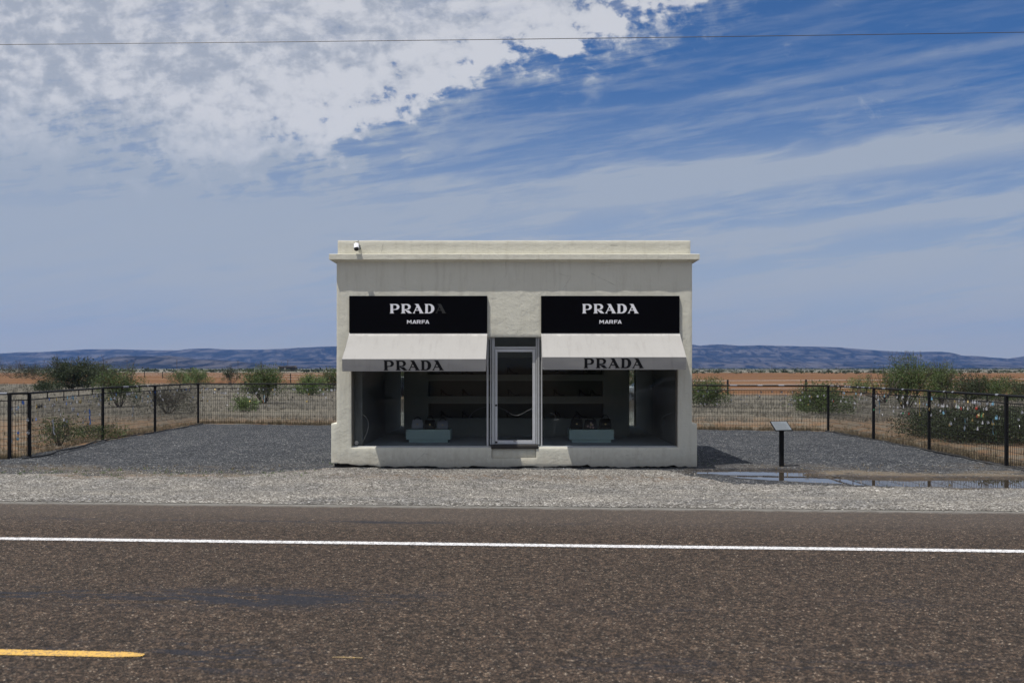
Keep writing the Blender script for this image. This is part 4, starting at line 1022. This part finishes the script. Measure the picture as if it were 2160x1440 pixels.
# ------------------------------------------------------------------ shrubs
def bush(px, base, w, h, kind, label, n=3000, leaf=.05, up=.5, stems=9, trunk=True, shoots=0, name='shrub', low=.05, D=None, seed=0, cat='shrub', spreadz=.5):
    if D is None: D = gD(base)
    x = (px-1090)*D/F; y = D+CAMY; rg = random.Random(int(px*7+base)+seed); m = D/F; w = w*m/2*1.12; h = h*m
    r = thing(name, label, cat, (x, y, 0), group='desert shrubs beyond the fence')
    st, lf = MB(), MB(); tips = []
    def grow(p, d, L, rad, lev):
        k = 4; pts = [p]
        for i in range(k):
            d = (d+Vector((rg.uniform(-.25, .25), rg.uniform(-.25, .25), rg.uniform(-.05, .22)))).normalized(); q = pts[-1]+d*L/k
            q.z = max(q.z, .03); pts.append(q)
            if lev > 0 and i > 0:
                for _ in range(2):
                    e = (d+Vector((rg.uniform(-1, 1), rg.uniform(-1, 1), rg.uniform(-.2, .8)))*.8).normalized(); grow(q, e, L*rg.uniform(.35, .6), rad*.5, lev-1)
        st.tube(pts, rad, 4, cap=False, r1=rad*.35)
        for i in range(1 if lev == 0 else 2, k+1): tips.append((pts[i], lev))
    for i in range(stems):
        a = 2*math.pi*i/stems+rg.uniform(-.4, .4); sp_ = rg.uniform(.15, 1.0)
        d = Vector((math.cos(a)*w*sp_, math.sin(a)*w*sp_, h*rg.uniform(.5, .85))); L = d.length*rg.uniform(.75, 1.0)
        grow(Vector((math.cos(a)*w*.08, math.sin(a)*w*.08, 0)), d.normalized(), L*.85, .022*h/1.5, 2 if n > 900 else 1)
    for i in range(shoots):
        a = rg.uniform(0, 6.3); p = Vector((rg.uniform(-.5, .5)*w, rg.uniform(-.3, .3)*w, h*.5)); pts = [p+Vector((rg.uniform(-.04, .04)*k, 0, h*.17*k)) for k in range(5)]
        st.tube(pts, .012, 4, cap=False, r1=.004)
        for q in pts[1:]:
            for _ in range(4): tips.append((q, 3))
    cl = []
    for i in range(int(24+n/45)):
        while True:
            q = Vector((rg.uniform(-1, 1), rg.uniform(-1, 1), rg.uniform(0, 1)))
            rr_ = (q.x**2+q.y**2)**.5; lim = 1.0 if low > .3 else 1.08
            if rr_ < lim*math.sqrt(max(0, 1-(q.z-.42)**2/.36)) and q.z > low*rg.random() and rr_ > .25*rg.random(): break
        k_ = .82+.3*rg.random(); cl.append((Vector((q.x*w*k_, q.y*w*k_, q.z*h*(.86+.2*rg.random()))), 5))
    n = int(n*2.3)
    leaf *= 1.05
    for _ in range(n):
        p, lev = rg.choice(tips) if rg.random() < .26 else rg.choice(cl); sg = (.07 if lev == 3 else .06+.085*w if lev == 5 else .08+.05*w)
        c = p+Vector((rg.gauss(0, sg), rg.gauss(0, sg), rg.gauss(0, sg*.9)))
        if c.z > h*1.12 or c.z < low*h*rg.random()*2 or (c.x/w)**2 > 1.5: continue
        l = leaf*rg.uniform(.6, 1.5); d = Vector((rg.gauss(0, .7), rg.gauss(0, .7), rg.gauss(up, .6))).normalized(); s = d.cross(Vector((rg.gauss(0, 1), rg.gauss(0, 1), rg.gauss(0, 1)))).normalized()*l*.28
        lf.add([c-s*.6, c+s, c+d*l*1.6, c-s*1.3+d*l*.7], [(0, 1, 2, 3)])
    if trunk: st.build('stem', M_bark, r)
    lf.build('foliage', M_leaf[kind], r)
    return r
bush(30, 797, 110, 26, 'dark', 'low dark shrub at the far left edge', 1500, .10, stems=12)
bush(75, 800, 90, 28, 'dark', 'dark round shrub just left of the big dark one', 1500, .10, stems=12)
bush(150, 820, 100, 60, 'dark', 'biggest dark green shrub beyond the left fence', 6500, .085, stems=16)
bush(215, 812, 62, 46, 'dark', 'dark shrub close behind the bushy green one on the left', 2600, .08, stems=12)
bush(96, 826, 60, 22, 'dark', 'small dark shrub low in front of the biggest one', 1200, .07, stems=9)
bush(252, 858, 92, 80, 'olive', 'green shrub with bare lower stems behind the left fence', 4200, .045, stems=11, low=.3)
bush(355, 872, 120, 58, 'grey', 'greyish half bare thicket behind the left fence', 2600, .035, stems=16)
bush(385, 812, 64, 30, 'olive', 'small olive shrub left of the pale green one', 1700, .07, stems=10)
bush(416, 813, 52, 34, 'bright', 'light green rounded shrub in the middle left', 1700, .07, stems=10)
bush(486, 812, 36, 38, 'dark', 'narrow dark shrub with a forked trunk', 1400, .07, stems=7, low=.5)
bush(557, 850, 100, 76, 'olive', 'large airy shrub with upright shoots left of the shop', 5200, .05, stems=13, low=.35, shoots=8)
bush(515, 868, 54, 34, 'bright', 'bright green weed behind the back fence', 650, .05, stems=9, trunk=True)
bush(655, 834, 66, 44, 'bright', 'bright green shrub left of the shop wall', 2800, .055, stems=11)
bush(698, 826, 48, 50, 'olive', 'olive shrub half hidden by the shop corner', 1800, .06, stems=9)
bush(1490, 858, 84, 60, 'olive', 'olive shrub against the right corner of the shop', 3600, .045, stems=12)
bush(1735, 874, 118, 64, 'olive', 'olive shrub behind the right back corner of the fence', 4000, .042, stems=14)
bush(1700, 866, 60, 42, 'dark', 'small dark shrub left of the corner post', 1300, .04, stems=9)
bush(1818, 832, 60, 38, 'bright', 'pale green shrub beside the dead branches', 1400, .05, stems=9)
bush(1912, 862, 108, 104, 'olive', 'tallest shrub on the right, open and branching', 6000, .045, stems=12, low=.3, up=.9, shoots=20)
bush(1985, 852, 70, 82, 'olive', 'upright shrub with spiky tips right of the tallest one', 3000, .045, stems=10, up=1.0, shoots=16)
bush(2045, 846, 100, 54, 'dark', 'dense dark shrub in the thicket on the right', 3600, .05, stems=14, up=.9, shoots=14)
bush(2105, 846, 90, 48, 'olive', 'last olive shrub in the thicket on the right', 3000, .05, stems=12, up=.9, shoots=14)
bush(2170, 850, 70, 50, 'dark', 'dark shrub cut by the right edge', 1600, .05, stems=10)
bush(1975, 922, 150, 54, 'dark', 'low dark shrub close behind the right fence', 5200, .035, stems=20, low=.05)
bush(2085, 934, 190, 68, 'dark', 'broad dark green shrub pressed against the right fence', 9500, .036, stems=26, low=.05)
bush(2200, 930, 120, 66, 'dark', 'dark green shrub at the right edge by the fence', 3500, .04, stems=14, low=.05)
bush(125, 940, 80, 60, 'olive', 'thin green weeds inside the wire at the far left', 900, .03, stems=10)
bush(200, 925, 110, 26, 'olive', 'low sprawling weeds behind the left fence', 1100, .03, stems=12)
# dead branches
db = thing('dead_branches', 'bare dead branches left of the tallest shrub', 'dead shrub', ((1862-1090)*50/F, 50+CAMY, 0))
mb = MB(); rg = random.Random(3)
for i in range(16):
    p = Vector((rg.uniform(-.2, .2), 0, .4)); d = Vector((rg.uniform(-1.0, .5), rg.uniform(-.3, .3), rg.uniform(.5, 1))).normalized(); pts = [p]
    for k in range(6): d = (d+Vector((rg.uniform(-.35, .3), 0, rg.uniform(-.2, .2)))).normalized(); pts.append(pts[-1]+d*.26)
    mb.tube(pts, .02, 5, r1=.006)
mb.build('branches', M_bark, db)

# ------------------------------------------------------------------ dry grass
def tufts(name, n, fn, m, h0, h1, blades, label, wid=.006):
    mb = MB(); rg = random.Random(len(name))
    for _ in range(n):
        x, y = fn(rg); hh = rg.uniform(h0, h1); D = y-CAMY; w = wid*max(1, D/34)
        for b in range(blades):
            a = rg.uniform(0, 6.3); s = rg.uniform(.1, .6)*hh; bx, by = x+rg.gauss(0, hh*.25), y+rg.gauss(0, hh*.25); sx, sy = -math.sin(a)*w, math.cos(a)*w
            mb.add([(bx-sx, by-sy, -.02), (bx+sx, by+sy, -.02), (bx+math.cos(a)*s, by+math.sin(a)*s, hh*rg.uniform(.5, 1.0))], [(0, 1, 2)])
    tag(mb.build(name, m), label, 'grass', kind='stuff')
def f_back(r):
    t = r.random(); p = along(cL, cR, t); return p.x, p.y+.1+abs(r.gauss(0, .35))
def f_side(r):
    if r.random() < .5: i = r.choice((1, 2, 3, 3, 4)); p = along(Lp[i], Lp[i+1], r.random()); return p.x-.05-abs(r.gauss(0, .3)), p.y
    i = r.choice((0, 1, 2, 2)); p = along(Rp[i], Rp[i+1], r.random()); return p.x+.05+abs(r.gauss(0, .3)), p.y
def f_field(r):
    u = r.uniform(-.58, .56); D = 39+(90 if u < 0 else 36)*r.random()**1.4
    if nse(u*D, D, .22, 97) < -.12: D += 3
    return u*D, D+CAMY
def f_scat(r):
    D = r.uniform(24, 44); x = r.uniform(-.6, .6)*D
    if -12.1 < x < 10.9 and D < 38.4-.2*(x+12.2)*1.0: x = (-12.4-abs(r.gauss(0, 2))) if r.random() < .5 else 11.0+abs(r.gauss(0, 2))
    return x, D+CAMY
tufts('straw_grass', 2200, f_back, M_straw, .06, .24, 9, 'dry straw grass along the foot of the back fence')
tufts('side_grass', 1200, f_side, M_straw, .05, .2, 8, 'dry straw grass along the foot of the side fences')
tufts('grey_grass', 9000, f_field, M_strawg, .12, .34, 8, 'dry grey grass covering the field beyond the fence')
tufts('sparse_grass', 1500, f_scat, M_straw, .05, .2, 7, 'sparse dry grass on the reddish soil')

def f_weed(r):
    if r.random() < .7: x = r.uniform(-12, -4.0); return x, S2Y(r.gauss(19.5, .5), x)
    return r.choice((-4.05-abs(r.gauss(0, .15)), 4.0+abs(r.gauss(0, .2)))), r.uniform(.1, 5)
tufts('weeds', 150, f_weed, M_leaf['bright'], .03, .09, 9, 'small weeds creeping through the gravel by the shop')
def f_strag(r):
    x = r.uniform(5.2, 12) if r.random() < .5 else r.uniform(-12, -5); return x, CAMY+r.gauss(20.9, .5)
tufts('straggling_grass', 260, f_strag, M_straw, .02, .08, 8, 'thin dry grass straggling through the yard gravel')

# ------------------------------------------------------------------ far things
def f_scrub(name, n, D0, D1, u0, u1, s0, s1, m, label):
    mb = MB(); rg = random.Random(n)
    for _ in range(n):
        D = rg.uniform(D0, D1); u = rg.uniform(u0, u1); x, y = u*D, D+CAMY; s = rg.uniform(s0, s1)
        for k in range(16):
            c = Vector((x+rg.gauss(0, s*.9), y+rg.gauss(0, s*.5), abs(rg.gauss(s*.5, s*.4)))); l = s*.5
            d = Vector((rg.gauss(0, 1), rg.gauss(0, 1), rg.gauss(0, 1))).normalized()*l; e_ = d.cross(Vector((rg.gauss(0, 1), rg.gauss(0, 1), rg.gauss(0, 1)))).normalized()*l*.7
            mb.add([c-d, c+e_, c+d, c-e_], [(0, 1, 2, 3)])
    tag(mb.build(name, m), label, 'scrub', kind='stuff')
f_scrub('distant_scrub', 260, 470, 800, -.56, -.17, .5, 1.5, M_leaf['dark'], 'line of far scrub on the plain left of the shop')
f_scrub('distant_scrub', 260, 360, 620, .17, .56, .35, 1.0, M_leaf['dark'], 'line of far scrub on the plain right of the shop')
f_scrub('distant_scrub', 1100, 1300, 3200, .05, .62, .9, 1.8, M_leaf['dark'], 'dark far belt of scrub below the mountains')

pole = thing('utility_pole', 'x', 'utility pole', (0, 0, 0), group='wooden utility poles far out on the plain')
MB().tube([(0, 0, -.3), (0, 0, 9.0)], .20, 6, r1=.15).build('pole', M_bark, pole); MB().box((-1.1, -.08, 8.1), (1.1, .08, 8.35)).build('crossarm', M_bark, pole)
words = ['leftmost', 'second', 'third', 'fourth', 'fifth', 'sixth', 'seventh']
first = True
for k, (px, top, D) in enumerate([(34, 760, 1000), (101, 760, 1000), (178, 760, 1000), (268, 759, 980), (373, 758, 960), (502, 760, 960), (607, 759, 960)]):
    o = pole if first else copy_tree(pole); first = False
    o.location = ((px-1090)*D/F, D+CAMY, 0); s = ((776-top)*D/F+CAMZ)/9; o.scale = (s,)*3
    o['label'] = '%s of the seven far poles left of the shop' % words[k]
for k, (px, top, D) in enumerate([(1475, 771, 620), (1628, 769.5, 560), (1744, 774, 620), (1769, 771.5, 560)]):
    o = copy_tree(pole); o.location = ((px-1090)*D/F, D+CAMY, 0); s = ((776-top)*D/F+CAMZ)/9; o.scale = (s,)*3
    o['label'] = '%s of the four far poles right of the shop' % ['first', 'second', 'third', 'rightmost'][k]
# field fences
def wirefence(name, label, pts, h=1.3):
    r = thing(name, label, 'fence')
    for (x, y) in pts: MB().box((x-.06, y-.06, -.1), (x+.06, y+.06, h+.08)).build('post', M_black, r)
    w = MB()
    for z in (h*.45, h*.72, h):
        for a, b_ in zip(pts[:-1], pts[1:]): w.tube([(*a, z), (*b_, z)], .022, 4)
    w.build('wire', mat('galvanised_wire', color=(.40, .36, .33), rough=.6), r)
wirefence('field_fence', 'thin wire fence across the red field left of the shop', [W(px, D) for px, D in ((140, 250), (230, 228), (305, 213), (343, 207), (433, 186), (540, 160), (613, 140), (700, 128), (800, 118))])
wirefence('field_fence', 'thin wire fence across the red field right of the shop', [W(px, D) for px, D in ((1420, 78), (1535, 77), (1700, 79), (1880, 82), (2060, 86), (2250, 90))], 1.15)
# dark sheds
sx, sy = W(606, 640)
sh_ = thing('farm_shed', 'small dark shed on the far plain left of the shop', 'shed', (sx, sy, 0))
mb = MB(); mb.box((-4.6, -3, 0), (5.4, 3, 2.6)); mb.build('wall', mat('shed_dark', color=(.03, .025, .022), rough=.9), sh_)
mb = MB(); mb.prism([(-5.0, 2.6), (5.8, 2.6), (5.0, 3.6), (-4.2, 3.2)], -3.4, 3.4); mb.build('roof', mat('shed_roof', color=(.06, .05, .045), rough=.8), sh_)
mb = MB(); mb.box((-5.2, -3.1, 0), (-4.62, -1, 2.3)); mb.box((-1.4, -3.08, .2), (-.2, -3.005, 2.2)); mb.build('pale_panel', mat('shed_pale', color=(.4, .36, .3), rough=.8), sh_)

# overhead wire
mb = MB(); DWi = 16.0
pts = []
for i in range(61):
    px = -900+i*65; py = 94.5-26*(px/2160.0)+ (abs((px-1080)/1080)**2-1)*-1.8
    pts.append(((px-1090)*DWi/F, DWi+CAMY, CAMZ+(776-py)*DWi/F))
mb.tube(pts, .0062, 5); tag(mb.build('overhead_wire', mat('wire_grey', color=(.05, .05, .06), rough=.5)), 'single thin overhead wire crossing the sky above the shop', 'wire')

# ------------------------------------------------------------------ car across the road, seen in the mirror inside the shop
M_cw = mat('car_white', color=(.72, .73, .75), rough=.25, rnd=.02); M_cg = mat('car_glass', color=(.01, .012, .015), rough=.08)
def make_car(label, loc, M_cw):
    car = thing('parked_car', label, 'car', loc, group='cars parked across the road')
    low = [(-2.3, .35), (-2.33, .72), (-2.15, .92), (-1.2, 1.05), (1.9, 1.08), (2.25, .98), (2.32, .5), (2.25, .3), (1.95, .28), (1.88, .52), (1.72, .66), (1.45, .72), (1.18, .66), (1.02, .52), (.95, .28), (-.95, .28), (-1.02, .52), (-1.18, .66), (-1.45, .72), (-1.72, .66), (-1.88, .52), (-1.95, .28)]
    mb = MB(); mb.prism(low, -.9, .9); mb.build('body', M_cw, car, bevel=.03, smooth=40)
    cab = [(-1.25, 1.05), (-.45, 1.58), (.1, 1.66), (1.3, 1.62), (2.05, 1.07)]
    vs = [(x, -.86+(.16 if z > 1.2 else 0), z) for x, z in cab]+[(x, .86-(.16 if z > 1.2 else 0), z) for x, z in cab]; n = 5
    mb = MB(); mb.add(vs, [tuple(range(n)), tuple(range(2*n-1, n-1, -1))]+[(i, i+n, (i+1) % n+n, (i+1) % n) for i in range(n)]); mb.build('cabin', M_cw, car, bevel=.03, smooth=40)
    for s in (-1, 1):
        for poly in ([(-1.02, 1.13), (-.4, 1.53), (.25, 1.58), (.25, 1.13)], [(.33, 1.13), (.33, 1.58), (1.15, 1.55), (1.6, 1.13)]):
            mb = MB(); q = [(x, s*(.86-(z-1.06)*.28+.012), z) for x, z in poly]; q2 = [(x, y-s*.03, z) for x, y, z in q]
            mb.add(q+q2, [(0, 1, 2, 3), (7, 6, 5, 4)]+[(i, i+4, (i+1) % 4+4, (i+1) % 4) for i in range(4)]); mb.build('side_window', M_cg, car)
    mb = MB(); mb.add([(-1.27, -.72, 1.10), (-1.27, .72, 1.10), (-.50, .62, 1.575), (-.50, -.62, 1.575), (-1.20, -.72, 1.10), (-1.20, .72, 1.10), (-.44, .62, 1.56), (-.44, -.62, 1.56)], [(0, 1, 2, 3), (7, 6, 5, 4), (0, 3, 7, 4), (1, 5, 6, 2), (3, 2, 6, 7)]); mb.build('windscreen', M_cg, car)
    for s in (-1, 1):
        for wxx in (-1.45, 1.45):
            Mw = Matrix.Translation((wxx, s*.80, .34)) @ Matrix.Rotation(R(90), 4, 'X')
            wh = MB().lathe([(.22, -.11), (.32, -.11), (.34, -.08), (.34, .08), (.32, .11), (.22, .11)], 24, Mw).build('wheel', M_rubber, car, smooth=40)
            rm = MB(); rm.lathe([(.05, -.115), (.06, .115)], 10, Mw)
            for k in range(5):
                Ms = Mw @ Matrix.Rotation(k*1.2566, 4, 'Z'); rm.box((-.035, .0, -.112), (.035, .215, .112), Ms)
            rm.build('rim', M_alu, wh)
        mb = MB(); mb.box((-2.345, s*.62-.14, .68), (-2.22, s*.62+.14, .82)); mb.build('headlight', mat('lamp_glass', color=(.6, .62, .65), rough=.1), car, bevel=.02)
        mb = MB(); mb.box((-.95, s*.96-.09, 1.08), (-.82, s*.96+.09, 1.22)); mb.build('wing_mirror', M_cw, car, bevel=.02)
    return car
make_car('white car parked across the road, seen reflected inside the right window', (8.35, -32.2, -.05), M_cw)
make_car('dark car parked across the road, seen as a sliver reflected inside the left window', (-7.3, -37.6, -.05), mat('car_dark', color=(.015, .018, .03), rough=.2))
bush(1360, 818, 120, 70, 'olive', 'green shrub across the road behind the white car', 2500, .07, D=-20, seed=1) if False else None
for k_, (bx_, by_) in enumerate(((8.5, -44.0), (13.5, -47.0), (5.0, -52.0), (-8.0, -50.0), (-13.0, -46.0))):
    b_o = bush(1090, 900, 1100, 560, 'olive', ['widest', 'rightmost', 'central', 'dark car\'s', 'leftmost'][k_]+' green shrub growing across the road behind the cars', 1500, .10, D=8, seed=k_, stems=12); b_o.location = (bx_, by_, -.02); b_o['group'] = 'shrubs across the road'

# ------------------------------------------------------------------ haze
hz = MB(); hz.box((-9500, -3000, -4.5), (9500, 9500, 420)); ho = hz.build('haze', mat('haze_air')); ho['kind'] = 'stuff'
hm_ = MATS['haze_air']; t = NT(hm_.node_tree); t.n.clear()
pv = t.node('ShaderNodeVolumePrincipled'); pv.inputs['Color'].default_value = (.22, .44, 1.0, 1); pv.inputs['Density'].default_value = 6.5e-5; pv.inputs['Anisotropy'].default_value = .2
om = t.node('ShaderNodeOutputMaterial'); t.l.new(pv.outputs[0], om.inputs['Volume'])
